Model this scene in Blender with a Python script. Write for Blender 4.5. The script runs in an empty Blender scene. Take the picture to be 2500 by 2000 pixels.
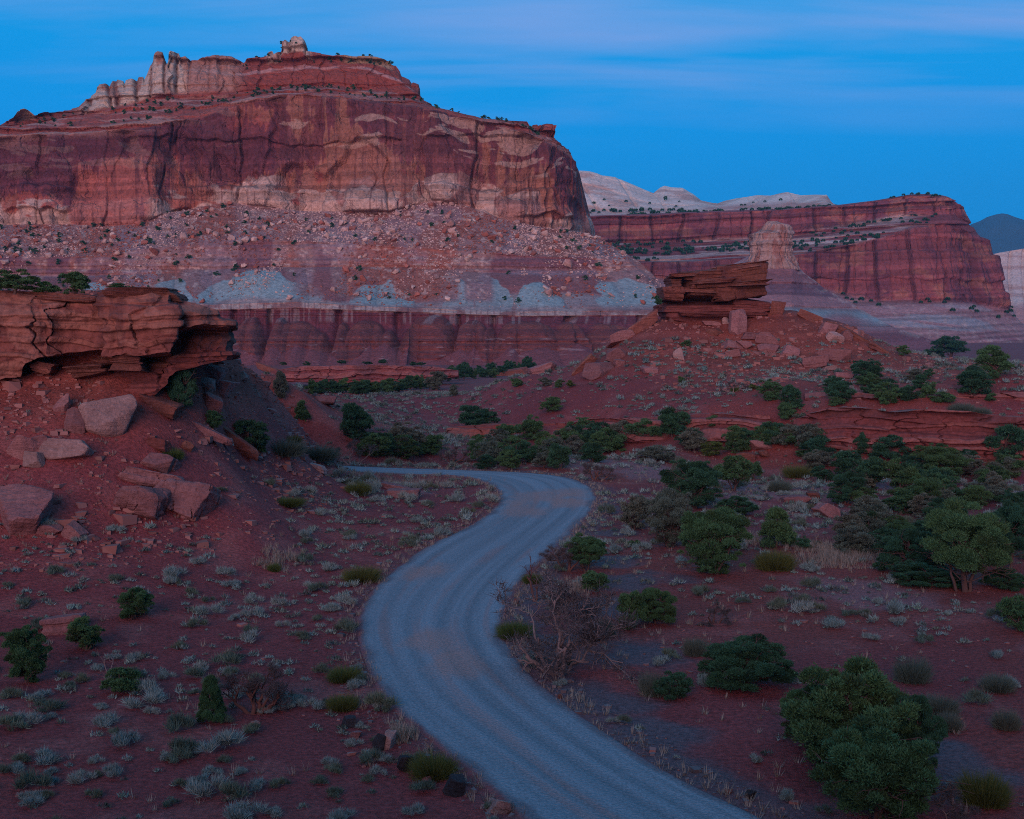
import bpy, math, random
import numpy as np
from mathutils import Vector

# ------------------------------------------------------------------ camera, sky, sun, exposure
scene = bpy.context.scene
COL = scene.collection
R = math.radians
FPX, PITCH, CAMZ = 3125.0, R(3.66), 14.0          # focal length in photo pixels (2500 wide), tilt, height
cam_data = bpy.data.cameras.new("camera")
cam = bpy.data.objects.new("camera", cam_data)
COL.objects.link(cam)
cam.location = (0, 0, CAMZ)
cam.rotation_euler = (math.pi / 2 - PITCH, 0, 0)
cam_data.sensor_width = 36.0
cam_data.lens = 45.0
cam_data.clip_start, cam_data.clip_end = 0.5, 60000
scene.camera = cam

world = bpy.data.worlds.new("World")
scene.world = world
world.use_nodes = True

class NT:
    """small helper for node trees"""
    def __init__(s, tree):
        s.t = tree; s.t.nodes.clear()
    def n(s, kind, ins=None, **kw):
        nd = s.t.nodes.new(kind)
        for k, v in kw.items(): setattr(nd, k, v)
        for k, v in (ins or {}).items():
            sock = nd.inputs[k]
            if isinstance(v, bpy.types.NodeSocket): s.t.links.new(v, sock)
            else: sock.default_value = v
        return nd
    def math(s, op, a, b=0.0, c=0.0, clamp=False):
        return s.n('ShaderNodeMath', {0: a, 1: b, 2: c}, operation=op, use_clamp=clamp).outputs[0]
    def mix(s, f, a, b, mode='MIX'):
        nd = s.n('ShaderNodeMix', data_type='RGBA', blend_type=mode)
        for k, v in ((0, f), (6, a), (7, b)):
            if isinstance(v, bpy.types.NodeSocket): s.t.links.new(v, nd.inputs[k])
            else: nd.inputs[k].default_value = v
        return nd.outputs[2]
    def ramp(s, f, stops, interp='LINEAR'):
        nd = s.n('ShaderNodeValToRGB', {0: f})
        cr = nd.color_ramp; cr.interpolation = interp
        while len(cr.elements) < len(stops): cr.elements.new(0.5)
        for e, (p, c) in zip(cr.elements, stops):
            e.position = p; e.color = (*c, 1) if len(c) == 3 else c
        return nd.outputs[0]
    def noise(s, vec, scale, detail=4.0, rough=0.55, dist=0.0):
        return s.n('ShaderNodeTexNoise', {'Vector': vec, 'Scale': scale, 'Detail': detail, 'Roughness': rough, 'Distortion': dist}).outputs[0]

SUN_EL, SUN_AZ = R(12), R(193)        # after-glow: low in the west, behind and left of the camera
w = NT(world.node_tree)
tc = w.n('ShaderNodeTexCoord').outputs['Generated']
sep = w.n('ShaderNodeSeparateXYZ', {0: tc}).outputs
elev = w.math('MAXIMUM', sep[2], 0.0)
base = w.ramp(elev, [(0.0, (0.0, 0.265, 0.68)), (0.06, (0.0, 0.295, 0.78)), (0.16, (0.0, 0.33, 0.88)),
                     (0.26, (0.0, 0.35, 0.85)), (0.5, (0.05, 0.36, 0.76)), (1.0, (0.08, 0.34, 0.60))])
# thin streaks of cloud on a flat layer overhead
zz = w.math('ADD', elev, 0.06)
px = w.math('DIVIDE', sep[0], zz); py = w.math('DIVIDE', sep[1], zz)
cv = w.n('ShaderNodeCombineXYZ', {0: px, 1: py, 2: 0.0}).outputs[0]
mp = w.n('ShaderNodeMapping', {'Vector': cv, 'Rotation': (0, 0, 0.10), 'Scale': (0.42, 1.6, 1.0), 'Location': (3.1, 0.7, 0)}).outputs[0]
cn = w.noise(mp, 1.0, 6.0, 0.5, 0.5)
cn2 = w.noise(mp, 0.45, 3.0, 0.5, 0.2)
cm = w.math('MULTIPLY', w.ramp(cn, [(0.44, (0, 0, 0)), (0.72, (1, 1, 1))]), w.ramp(cn2, [(0.30, (0.15,) * 3), (0.55, (1, 1, 1))]))
hi = w.ramp(elev, [(0.135, (0, 0, 0)), (0.215, (1, 1, 1))])
cm = w.math('MULTIPLY', cm, hi)
wash = w.math('MULTIPLY', w.ramp(cn2, [(0.3, (0, 0, 0)), (0.6, (1, 1, 1))]), w.math('MULTIPLY', hi, 0.20))
sky = w.mix(wash, base, (0.02, 0.41, 0.88, 1))
sky = w.mix(w.math('MULTIPLY', cm, 0.8), sky, (0.33, 0.43, 0.84, 1))
# the western side, behind the camera, still glows: physical sky there, tinted
nish = w.n('ShaderNodeTexSky', sky_type='NISHITA', sun_disc=False, sun_elevation=R(2), sun_rotation=SUN_AZ, air_density=1.2, dust_density=1.5, ozone_density=3.0).outputs[0]
west = w.math('MULTIPLY', w.ramp(w.math('MULTIPLY', sep[1], -1.0), [(0.1, (0, 0, 0)), (0.8, (1, 1, 1))]), 0.85)
nd = w.n('ShaderNodeMix', data_type='RGBA', blend_type='MULTIPLY')
nd.inputs[0].default_value = 1.0
w.t.links.new(nish, nd.inputs[6]); nd.inputs[7].default_value = (0.085, 0.06, 0.10, 1)
sky = w.mix(west, sky, nd.outputs[2])
bg = w.n('ShaderNodeBackground', {'Color': sky, 'Strength': 1.0})
w.t.links.new(bg.outputs[0], w.n('ShaderNodeOutputWorld').inputs[0])

sun_data = bpy.data.lights.new("sun", 'SUN')
sun_data.energy = 2.6
sun_data.angle = R(40)
sun_data.color = (1.0, 0.62, 0.69)
sun = bpy.data.objects.new("sun", sun_data)
COL.objects.link(sun)
_d = Vector((-math.sin(SUN_AZ) * math.cos(SUN_EL), -math.cos(SUN_AZ) * math.cos(SUN_EL), -math.sin(SUN_EL)))
sun.rotation_euler = _d.to_track_quat('-Z', 'Y').to_euler()
sun.location = (0, -50, 60)

vs = scene.view_settings
vs.view_transform = 'Standard'; vs.look = 'None'; vs.exposure = 0.0; vs.gamma = 1.0; vs.use_curve_mapping = False
try:
    scene.cycles.use_denoising = False
    scene.cycles.pixel_filter_type = 'BLACKMAN_HARRIS'
    scene.cycles.filter_width = 1.0
except Exception:
    pass
scene.cycles.max_bounces = 5
scene.cycles.diffuse_bounces = 3

# ------------------------------------------------------------------ numbers: noise, projection, mesh building
rs = np.random.RandomState(11)
TAB = rs.rand(256, 256).astype(np.float32)
TAB1 = rs.rand(4096).astype(np.float32)

def n2(x, y, seed=0):
    x = np.asarray(x, np.float32) + seed * 17.31; y = np.asarray(y, np.float32) + seed * 31.77
    ix = np.floor(x).astype(np.int32); iy = np.floor(y).astype(np.int32)
    fx = x - ix; fy = y - iy
    fx = fx * fx * (3 - 2 * fx); fy = fy * fy * (3 - 2 * fy)
    a, b, c, d = ix & 255, (ix + 1) & 255, iy & 255, (iy + 1) & 255
    return (TAB[a, c] * (1 - fx) + TAB[b, c] * fx) * (1 - fy) + (TAB[a, d] * (1 - fx) + TAB[b, d] * fx) * fy

def fbm(x, y, o=4, seed=0, g=0.5):
    s = 0; a = 1.0; t = 0
    x = np.asarray(x, np.float32); y = np.asarray(y, np.float32)
    for k in range(o):
        s = s + a * n2(x, y, seed + k * 3); t += a; a *= g
        x, y = 1.64 * x + 1.2 * y, -1.2 * x + 1.64 * y      # turn each octave, so no lattice shows
    return s / t

def ridge(x, y, o=3, seed=0):
    s = 0; a = 1.0; t = 0
    for k in range(o):
        s = s + a * (1 - np.abs(2 * n2(x * 2.1 ** k, y * 2.1 ** k, seed + k * 5) - 1)); t += a; a *= 0.5
    return s / t

def n3(p, seed=0):
    x, y, z = p[..., 0], p[..., 1], p[..., 2]
    return (n2(x + 0.37 * z, y + 0.61 * z, seed) + n2(y + 0.29 * x, z + 0.53 * x, seed + 7) + n2(z + 0.41 * y, x + 0.23 * y, seed + 13)) / 3

def fbm3(p, o=4, seed=0, g=0.5):
    s = 0; a = 1.0; t = 0
    for k in range(o):
        s = s + a * n3(p * 2.07 ** k, seed + 3 * k); t += a; a *= g
    return s / t

def sm(x, a, b):
    t = np.clip((np.asarray(x, np.float32) - a) / (b - a), 0, 1)
    return t * t * (3 - 2 * t)

def steps(z, size, seed=0, sharp=0.25):
    """bedding: a random level for every layer of thickness ~size, with a quick change between layers"""
    q = np.asarray(z, np.float32) / size + 50
    i = np.floor(q).astype(np.int32); f = q - i
    f = np.clip((f - (1 - sharp)) / sharp, 0, 1); f = f * f * (3 - 2 * f)
    return TAB1[(i + seed * 97) % 4096] * (1 - f) + TAB1[(i + 1 + seed * 97) % 4096] * f

def cracks(s, width, seed=0, w=0.06):
    """vertical joints: (block offset, closeness to the joint)"""
    q = np.asarray(s, np.float32) / width + 300
    i = np.floor(q).astype(np.int32)
    e0 = i + 0.6 * (TAB1[(i + seed * 53) % 4096] - 0.5) ; e1 = i + 1 + 0.6 * (TAB1[(i + 1 + seed * 53) % 4096] - 0.5)
    cell = np.where(q < e0, i - 1, np.where(q > e1, i + 1, i))
    d = np.minimum(np.abs(q - e0), np.abs(q - e1))
    return TAB1[(cell + seed * 71) % 4096], np.exp(-(d / w) ** 2)

CP, SP = math.cos(PITCH), math.sin(PITCH)
def ray(u, v):
    """direction of the sight line through photo pixel (u, v), scaled to y = 1"""
    a = (np.asarray(u, float) - 1250) / FPX; b = (1000 - np.asarray(v, float)) / FPX
    dy = CP + b * SP; dz = -SP + b * CP
    return a / dy, dz / dy
def at(u, v, Y):
    a, c = ray(u, v); Y = np.asarray(Y, float)
    return np.stack(np.broadcast_arrays(a * Y, Y, CAMZ + c * Y), -1)
def at_z(u, v, z):
    a, c = ray(u, v)
    return at(u, v, (z - CAMZ) / c)
def to_px(P):
    P = np.asarray(P, float); x, y, z = P[..., 0], P[..., 1], P[..., 2] - CAMZ
    f = y * CP - z * SP; up = y * SP + z * CP
    return 1250 + FPX * x / f, 1000 - FPX * up / f

def mesh_np(name, V, F, col=None, smooth=False, mat=None):
    V = np.ascontiguousarray(V, np.float32); F = np.ascontiguousarray(F, np.int32)
    me = bpy.data.meshes.new(name)
    nv, nf, k = len(V), len(F), F.shape[1]
    me.vertices.add(nv); me.vertices.foreach_set("co", V.ravel())
    me.loops.add(nf * k); me.loops.foreach_set("vertex_index", F.ravel())
    me.polygons.add(nf)
    me.polygons.foreach_set("loop_start", np.arange(0, nf * k, k, dtype=np.int32))
    me.polygons.foreach_set("use_smooth", np.full(nf, smooth, dtype=bool))
    if col is not None:
        c = np.ones((nv, 4), np.float32); c[:, :col.shape[1]] = np.clip(col, 0, 1)
        at_ = me.color_attributes.new("tint", 'FLOAT_COLOR', 'POINT')
        at_.data.foreach_set("color", c.ravel())
    me.update(calc_edges=True)
    if mat: me.materials.append(mat)
    return me

def link(name, data, parent=None, loc=None, rotz=None, scale=None):
    o = bpy.data.objects.new(name, data); COL.objects.link(o)
    if parent: o.parent = parent
    if loc is not None: o.location = loc
    if rotz is not None: o.rotation_euler = (0, 0, rotz)
    if scale is not None: o.scale = scale
    return o

def tag(o, label=None, cat=None, group=None, kind=None):
    if label: o["label"] = label
    if cat: o["category"] = cat
    if group: o["group"] = group
    if kind: o["kind"] = kind
    return o

def grid_faces(nr, nc, closed=False):
    r, c = np.meshgrid(np.arange(nr - 1), np.arange(nc if closed else nc - 1), indexing='ij')
    c1 = (c + 1) % nc
    return np.stack([r * nc + c, r * nc + c1, (r + 1) * nc + c1, (r + 1) * nc + c], -1).reshape(-1, 4)

def lerp3(a, b, t):
    return np.asarray(a, np.float32) * (1 - t[..., None]) + np.asarray(b, np.float32) * t[..., None]
def paint(C, rgb, mask):
    C[...] = C * (1 - mask[..., None]) + np.asarray(rgb, np.float32) * mask[..., None]

# ------------------------------------------------------------------ materials
def new_mat(name):
    m = bpy.data.materials.new(name); m.use_nodes = True
    return m, NT(m.node_tree)
def finish(m, t, colour, rough, bump=None, dist=0.05, strength=0.6, spec=0.15):
    b = t.n('ShaderNodeBsdfPrincipled', {'Base Color': colour, 'Roughness': rough, 'Specular IOR Level': spec})
    if bump is not None:
        t.t.links.new(t.n('ShaderNodeBump', {'Height': bump, 'Distance': dist, 'Strength': strength}).outputs[0], b.inputs['Normal'])
    t.t.links.new(b.outputs[0], t.n('ShaderNodeOutputMaterial').inputs[0])
    return m
def tint_mat(name, scale, var=0.35, bscale=None, dist=0.1, strength=0.6, stretch=(1, 1, 1), rough=0.9, joint=None):
    """colour from the mesh's own 'tint' pigment, broken up by noise, with a rough surface"""
    m, t = new_mat(name)
    v = t.n('ShaderNodeTexCoord').outputs['Object']
    v = t.n('ShaderNodeMapping', {'Vector': v, 'Scale': stretch}).outputs[0]
    a = t.n('ShaderNodeAttribute', attribute_name="tint").outputs['Color']
    n = t.noise(v, scale, 6, 0.65)
    f = t.ramp(n, [(0.28, (1 - var,) * 3), (0.72, (1 + var,) * 3)])
    c = t.mix(1.0, a, f, 'MULTIPLY')
    h = t.noise(v, bscale or scale * 2, 6, 0.7)
    if joint:      # a net of joints, longer upright than across
        wv = t.n('ShaderNodeVectorMath', {0: v, 1: t.n('ShaderNodeVectorMath', {0: t.n('ShaderNodeTexNoise', {'Vector': v, 'Scale': joint * 1.5, 'Detail': 4.0}).outputs['Color'], 1: (0.8 / joint,) * 3}, operation='MULTIPLY').outputs[0]}, operation='ADD').outputs[0]
        for k, (sc, am) in enumerate((((1, 1, 0.4), 0.7), ((2.7, 2.7, 3.0), 0.22))):
            d = t.n('ShaderNodeTexVoronoi', {'Vector': t.n('ShaderNodeMapping', {'Vector': wv, 'Scale': tuple(x * joint for x in sc)}).outputs[0], 'Scale': 1.0}, feature='DISTANCE_TO_EDGE').outputs['Distance']
            h = t.math('ADD', h, t.math('MULTIPLY', t.math('MULTIPLY', t.ramp(d, [(0.0, (0, 0, 0)), (0.10, (1, 1, 1))]), am), t.n('ShaderNodeAttribute', attribute_name="tint").outputs['Alpha']))
    return finish(m, t, c, rough, h, dist, strength)
# ------------------------------------------------------------------ the road's two edges (photo pixels on the z = 0 plane)
ROAD_L = [(1420, 2080), (1301, 2000), (1164, 1880), (1034, 1779), (960, 1716), (911, 1627), (889, 1553), (893, 1490), (923, 1442), (967, 1397),
          (1057, 1331), (1131, 1299), (1194, 1262), (1229, 1228), (1228, 1200), (1200, 1180), (1150, 1165), (1090, 1160), (1000, 1158), (940, 1156), (870, 1152), (780, 1147), (700, 1141)]
ROAD_R = [(2000, 2080), (1841, 2000), (1610, 1890), (1405, 1753), (1331, 1694), (1257, 1627), (1220, 1568), (1209, 1530), (1220, 1479), (1257, 1427),
          (1310, 1372), (1378, 1308), (1430, 1260), (1452, 1222), (1440, 1193), (1400, 1170), (1311, 1157), (1200, 1152), (1100, 1149), (1000, 1146), (900, 1142), (797, 1137), (700, 1130)]
def smooth_line(P, n):
    P = np.asarray(P, float)
    for _ in range(3):
        Q = np.empty((2 * len(P) - 2, P.shape[1])); Q[0::2] = 0.75 * P[:-1] + 0.25 * P[1:]; Q[1::2] = 0.25 * P[:-1] + 0.75 * P[1:]
        P = np.vstack([P[:1], Q, P[-1:]])
    d = np.r_[0, np.cumsum(np.linalg.norm(np.diff(P, axis=0), axis=1))]
    t = np.linspace(0, d[-1], n)
    return np.stack([np.interp(t, d, P[:, k]) for k in range(P.shape[1])], 1)
NRD = 520
_l = np.array([at_z(u, v, 0.0)[:2] for u, v in ROAD_L]); _r = np.array([at_z(u, v, 0.0)[:2] for u, v in ROAD_R])
_st = np.hstack([_l, _r]); _st = smooth_line(_st, NRD)
RL, RR = _st[:, :2], _st[:, 2:]
RC = 0.5 * (RL + RR); RW = np.linalg.norm(RR - RL, axis=1)
def road_dist(x, y):
    """signed distance to the road edge (negative on the road) and which side (+ right)"""
    x = np.asarray(x, float); y = np.asarray(y, float); sh = x.shape; x = x.ravel(); y = y.ravel()
    best = np.full(x.shape, 1e9); side = np.zeros(x.shape)
    near = (y > 15) & (y < 200) & (np.abs(x) < 90)
    idx = np.where(near)[0]
    C = RC[::2]; W = RW[::2]; Dv = np.gradient(C, axis=0)
    for a in range(0, len(idx), 60000):
        ii = idx[a:a + 60000]
        d2 = (x[ii, None] - C[None, :, 0]) ** 2 + (y[ii, None] - C[None, :, 1]) ** 2
        k = d2.argmin(1)
        best[ii] = np.sqrt(d2[np.arange(len(ii)), k]) - 0.5 * W[k]
        side[ii] = np.sign(Dv[k, 1] * (x[ii] - C[k, 0]) - Dv[k, 0] * (y[ii] - C[k, 1]))
    return best.reshape(sh), side.reshape(sh)

# ------------------------------------------------------------------ terrain: heights from surveyed points
PTS = []
def c_uvY(*L): PTS.extend([tuple(at(u, v, Y)) for u, v, Y in L])
def c_uYz(*L): PTS.extend([(float(ray(u, 1000)[0]) * Y, Y, z) for u, Y, z in L])
def c_uv0(*L): PTS.extend([tuple(at_z(u, v, z)) for u, v, z in L])
for u in (-300, 300, 900, 1250, 1700, 2100, 2500, 2900):
    c_uv0((u, 2100, 0), (u, 1900, 0), (u, 1700, 0.05))
for u in (1000, 1300, 1700, 2100, 2500, 2900):
    c_uv0((u, 1550, 0), (u, 1400, 0.05))
c_uv0((1250, 1300, 0), (1150, 1400, 0), (1350, 1220, 0), (1100, 1153, 0), (900, 1146, 0), (1300, 1155, 0), (1500, 1250, 0), (1500, 1150, 0), (1700, 1250, 0.2),
      (1850, 1300, 0.1), (2300, 1300, 0), (2600, 1300, 0.3), (1650, 1100, 0), (1250, 1110, 0), (1000, 1110, 0), (1100, 1075, 0))
c_uYz((-300, 25, 0.6), (600, 25, 0.6), (1250, 25, 0.6), (2000, 25, 0.6), (2800, 25, 0.6), (0, 16, 3.5), (1250, 16, 3.5), (2500, 16, 3.5), (0, 8, 8), (1250, 8, 8), (2500, 8, 8), (1250, 3, 11.5))
# left hillside
c_uvY((-500, 1400, 66), (0, 1400, 66), (300, 1400, 67), (-500, 1300, 70), (0, 1300, 70), (300, 1300, 72), (500, 1300, 75), (600, 1300, 76), (500, 1400, 69), (620, 1400, 71), (-500, 1200, 73), (0, 1200, 73), (300, 1200, 75),
      (500, 1200, 79), (600, 1200, 82), (700, 1200, 90), (720, 1300, 81), (900, 1250, 92), (900, 1180, 109), (780, 1150, 108), (-500, 1100, 76), (0, 1100, 76), (200, 1100, 77), (400, 1100, 80), (560, 1130, 85), (700, 1132, 98),
      (0, 1000, 80), (200, 1000, 81), (330, 1000, 82), (450, 1000, 86), (540, 1050, 91), (0, 920, 83), (200, 920, 84), (350, 900, 86), (450, 880, 90), (560, 890, 100), (620, 960, 112), (690, 922, 136),
      (650, 1010, 111), (640, 1080, 97), (720, 1080, 106), (760, 958, 152), (780, 1060, 122), (870, 1060, 138), (800, 1000, 150), (870, 1010, 163), (800, 958, 220), (950, 1000, 192), (900, 965, 240), (960, 1060, 142), (-500, 1000, 80), (-500, 900, 83), (560, 855, 102), (640, 892, 122))
c_uYz((-500, 92, 15.5), (0, 93, 15.6), (250, 93, 15.4), (420, 95, 14.6), (520, 98, 13.2), (0, 115, 14), (300, 115, 13), (500, 125, 9.5), (0, 160, 4), (400, 160, 3), (0, 220, -1.5), (400, 220, -1), (700, 240, 0),
      (900, 330, -1.2), (1100, 300, -0.9), (1100, 200, 0.4), (1250, 180, 0.3))
# butte hill and ledges on the right
c_uvY((1620, 782, 206), (1750, 800, 203), (1880, 760, 206), (1960, 775, 207), (2080, 802, 207), (2160, 840, 205), (1540, 818, 205), (1480, 855, 204), (1420, 892, 203), (1340, 915, 206), (1250, 925, 208),
      (1700, 860, 192), (1850, 860, 192), (2000, 860, 192), (1550, 880, 190), (1450, 930, 187), (1600, 930, 180), (1750, 930, 176), (1950, 930, 172), (2100, 920, 178), (2250, 884, 190), (2350, 890, 190), (2500, 892, 190), (2700, 892, 190),
      (1300, 980, 184), (1450, 985, 176), (1600, 985, 168), (1750, 985, 160), (1900, 985, 156), (2050, 985, 152), (2250, 985, 150), (2500, 985, 150), (2700, 985, 150),
      (1350, 1030, 171), (1550, 1022, 164), (1750, 1012, 157), (1900, 1015, 153), (2000, 1005, 150), (2200, 1010, 148), (2500, 1020, 147),
      (1400, 1066, 168), (1550, 1072, 160), (1750, 1078, 152), (1950, 1085, 146), (2200, 1108, 139), (2450, 1108, 138), (2700, 1108, 138),
      (2250, 1200, 115), (2450, 1195, 113), (1980, 1230, 107), (2060, 1215, 108), (1900, 1210, 110), (2150, 1180, 119))
c_uYz((1600, 240, 9), (1800, 240, 10), (2050, 240, 9), (2300, 240, 5), (2600, 240, 5), (1400, 240, 3), (1300, 250, 0.5), (1600, 300, -1), (1900, 300, -1), (2300, 300, -2), (2600, 300, -2))
for u in (-700, 0, 600, 1100, 1600, 2100, 2600, 3200):
    c_uYz((u, 360, -1.6), (u, 450, -2.5), (u, 600, -3), (u, 720, -3))
PTS = np.array(PTS)
def _warp(x, y): return np.stack([np.asarray(x) / np.maximum(np.asarray(y), 2.0) * 2.2, 1.35 * np.log(np.maximum(y, 2.0))], -1)
def _kern(d2): return 0.5 * d2 * np.log(d2 + 1e-9)
_A = _warp(PTS[:, 0], PTS[:, 1]); _n = len(_A)
_K = _kern(((_A[:, None] - _A[None]) ** 2).sum(-1)) + 2e-4 * np.eye(_n)
_P = np.c_[np.ones(_n), _A]
_S = np.linalg.solve(np.block([[_K, _P], [_P.T, np.zeros((3, 3))]]), np.r_[PTS[:, 2], 0, 0, 0])
def ground_base(x, y):
    x = np.asarray(x, float); y = np.asarray(y, float); sh = np.broadcast(x, y).shape
    x = np.broadcast_to(x, sh).ravel(); y = np.broadcast_to(y, sh).ravel()
    out = np.empty(len(x))
    for a in range(0, len(x), 40000):
        q = _warp(np.clip(x[a:a + 40000], -1.2 * y[a:a + 40000] - 3, 1.2 * y[a:a + 40000] + 3), np.minimum(y[a:a + 40000], 720))
        d2 = ((q[:, None, 0] - _A[None, :, 0]) ** 2 + (q[:, None, 1] - _A[None, :, 1]) ** 2).astype(np.float32)
        out[a:a + 40000] = (_kern(d2) @ _S[:_n].astype(np.float32)) + _S[_n] + q @ _S[_n + 1:]
    return out.reshape(sh)
def ground(x, y, rd=None):
    x = np.asarray(x, float); y = np.asarray(y, float)
    z = ground_base(x, y)
    far = sm(y, 500, 720); z = z * (1 - far) + far * -3.0
    if rd is None: rd, _ = road_dist(x, y)
    wgt = sm(rd, 0.6, 9.0)
    rough = (fbm(x / 9, y / 9, 4, 3) - 0.5) * 0.9 + (fbm(x / 1.3, y / 1.3, 3, 9) - 0.5) * 0.22
    rough = rough * (0.35 + 0.65 * sm(z, 0.6, 3.0))
    # the soft hills are rilled down their slopes
    rill = (ridge(x / 2.6 + fbm(x / 7, y / 7, 2, 5), y / 9, 2, 21) - 0.6) * 0.5 * sm(z, 5, 9) * sm(y, 60, 90) * (1 - sm(y, 400, 500))
    berm = 0.07 * np.exp(-((rd - 0.8) / 0.6) ** 2)
    return (z + rough - rill) * wgt + (1 - wgt) * -0.05 + berm
def hit(u, v, y0=18.0, y1=700.0):
    """the ground point seen at photo pixel (u, v)"""
    a, c = ray(u, v)
    Y = np.geomspace(y0, y1, 420)
    g = ground(a * Y, Y); d = (CAMZ + c * Y) - g
    k = np.where(d < 0)[0]
    if len(k) == 0: k = len(Y) - 1
    else: k = k[0]
    if k == 0: y = Y[0]
    else:
        t = d[k - 1] / (d[k - 1] - d[k] + 1e-9); y = Y[k - 1] + np.clip(t, 0, 1) * (Y[k] - Y[k - 1])
    x = float(a * y)
    return np.array([x, y, float(ground(np.array([x]), np.array([y]))[0])])

RED = np.array((0.222, 0.053, 0.053)); RED_PALE = np.array((0.30, 0.105, 0.095)); GRAVEL = np.array((0.105, 0.10, 0.115))
GRAVEL_SPOTS = [(1560, 1790, 3.2), (1480, 1715, 2.6), (1650, 1880, 3.2), (1500, 1300, 2.5), (1490, 1370, 3), (1560, 1420, 3.5), (1500, 1480, 3), (1310, 1560, 2.2), (1300, 1460, 2), (1560, 1600, 3.0), (1400, 1680, 2.2), (1480, 1240, 3), (2280, 1840, 2.2), (2330, 1900, 2.5)]
PALE_SPOTS = [(1480, 1130, 8), (1600, 1150, 8), (1850, 1190, 6), (2420, 1190, 10), (1900, 1160, 7), (1000, 1210, 2.5), (2080, 1450, 5)]
def ground_tint(x, y, z, rd, side):
    C = np.empty(x.shape + (3,), np.float32); C[...] = RED
    n = fbm(x / 14, y / 14, 4, 31); C *= (0.72 + 0.56 * n)[..., None]
    paint(C, (0.25, 0.065, 0.046), 0.6 * sm(fbm(x / 30, y / 30, 3, 41), 0.5, 0.72))
    paint(C, RED_PALE, 0.55 * sm(fbm(x / 3.1, y / 3.1, 4, 47), 0.56, 0.74))
    for u, v, r in PALE_SPOTS:
        p = at_z(u, v, 0.0); d = np.hypot(x - p[0], y - p[1]) / r
        paint(C, (0.28, 0.14, 0.14), 0.75 * sm(1.25 - d + 1.3 * (fbm(x / 2.3, y / 4, 3, 61) - 0.5), 0.3, 0.8))
    g = np.zeros(x.shape, np.float32)
    for u, v, r in GRAVEL_SPOTS:
        p = at_z(u, v, 0.0); d = np.hypot(x - p[0], y - p[1]) / (0.85 * r)
        g = np.maximum(g, sm(1.2 - d + 1.1 * (fbm(x / 1.6, y / 1.6, 3, 71) - 0.5), 0.1, 0.75))
    g = np.maximum(g, sm(np.where(side > 0, 2.6, 1.4) - rd + 2.2 * (fbm(x / 1.1, y / 1.1, 3, 77) - 0.5), 0.0, 1.5) * np.where(side > 0, 0.8, 0.35))
    paint(C, GRAVEL, 0.82 * g)
    # hillsides: orange-red clay, bedded
    h = sm(z, 5, 10) * sm(y, 60, 80) * (1 - sm(y, 300, 400))
    paint(C, (0.26, 0.075, 0.045), 0.45 * h)
    bed = steps(z + 1.5 * fbm(x / 12, y / 12, 2, 83), 0.7, 5)
    C *= (1 - h * 0.25 + 0.5 * h * bed)[..., None]
    fr = sm(y, 230, 420)
    paint(C, (0.22, 0.085, 0.085), 0.7 * fr)
    return C

# ------------------------------------------------------------------ ground sheet
az = np.r_[np.linspace(-80, -27, 30)[:-1], np.linspace(-27, 27, 760), np.linspace(27, 80, 30)[1:]]
rr = np.r_[np.geomspace(3, 30, 20)[:-1], np.geomspace(30, 120, 430)[:-1], np.geomspace(120, 420, 330)[:-1], np.geomspace(420, 16000, 50)]
AZ, RRg = np.meshgrid(np.radians(az), rr)
GX = np.tan(AZ) * RRg * 0.62 ; GX = np.where(np.abs(np.degrees(AZ)) <= 27, np.tan(AZ) * RRg, np.sign(AZ) * RRg * (math.tan(R(27)) + (np.abs(np.degrees(AZ)) - 27) / 53 * 2.6)); GY = RRg + 0 * AZ
grd, gside = road_dist(GX, GY)
GZ = ground(GX, GY, grd)
GC = ground_tint(GX, GY, GZ, grd, gside)
m, t = new_mat("red_soil")
v = t.n('ShaderNodeTexCoord').outputs['Object']
a = t.n('ShaderNodeAttribute', attribute_name="tint").outputs['Color']
fine = t.noise(v, 5.0, 6, 0.7); peb = t.noise(v, 16.0, 3, 0.6)
c = t.mix(1.0, a, t.ramp(fine, [(0.3, (0.52,) * 3), (0.7, (1.48,) * 3)]), 'MULTIPLY')
c = t.mix(t.ramp(peb, [(0.66, (0, 0, 0)), (0.72, (0.55,) * 3)]), c, (0.36, 0.17, 0.14, 1))
soil = finish(m, t, c, 0.95, t.math('ADD', fine, t.math('MULTIPLY', peb, 0.4)), 0.2, 0.9)
ground_obj = tag(link("ground", mesh_np("ground", np.stack([GX, GY, GZ], -1).reshape(-1, 3), grid_faces(*GX.shape), GC.reshape(-1, 3), True, soil)), kind='structure')

# ------------------------------------------------------------------ gravel road: a ribbon with ruts and loose edges
K = 72
tt = np.linspace(-0.09, 1.09, K)[None, :]
fade_in = np.clip(1.0, 0, 1)
X = RL[:, None, 0] + (RR - RL)[:, None, 0] * tt; Yy = RL[:, None, 1] + (RR - RL)[:, None, 1] * tt
along = np.r_[0, np.cumsum(np.linalg.norm(np.diff(RC, axis=0), axis=1))][:, None] + 0 * tt
edge = np.clip(np.minimum(tt + 0.09, 1.09 - tt) / 0.09, 0, 1)
ruts = np.zeros_like(X)
for cpos, wd, dp in ((0.16, 0.06, 0.8), (0.34, 0.05, 1.0), (0.60, 0.05, 1.0), (0.80, 0.06, 0.9)):
    ruts += dp * np.exp(-((tt + 0.035 * (fbm(along / 14, along * 0 + cpos * 9, 2, 5) - 0.5) * 2 - cpos) / wd) ** 2)
Zr = -0.09 + 0.15 * sm(edge + 0 * X, 0, 0.9) + 0.03 * np.sin(np.clip(tt, 0, 1) * math.pi) - 0.035 * ruts + 0.03 * (fbm(X / 0.8, Yy / 0.8, 3, 15) - 0.5)
RCOL = np.empty(X.shape + (3,), np.float32); RCOL[...] = (0.175, 0.21, 0.24)
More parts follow.
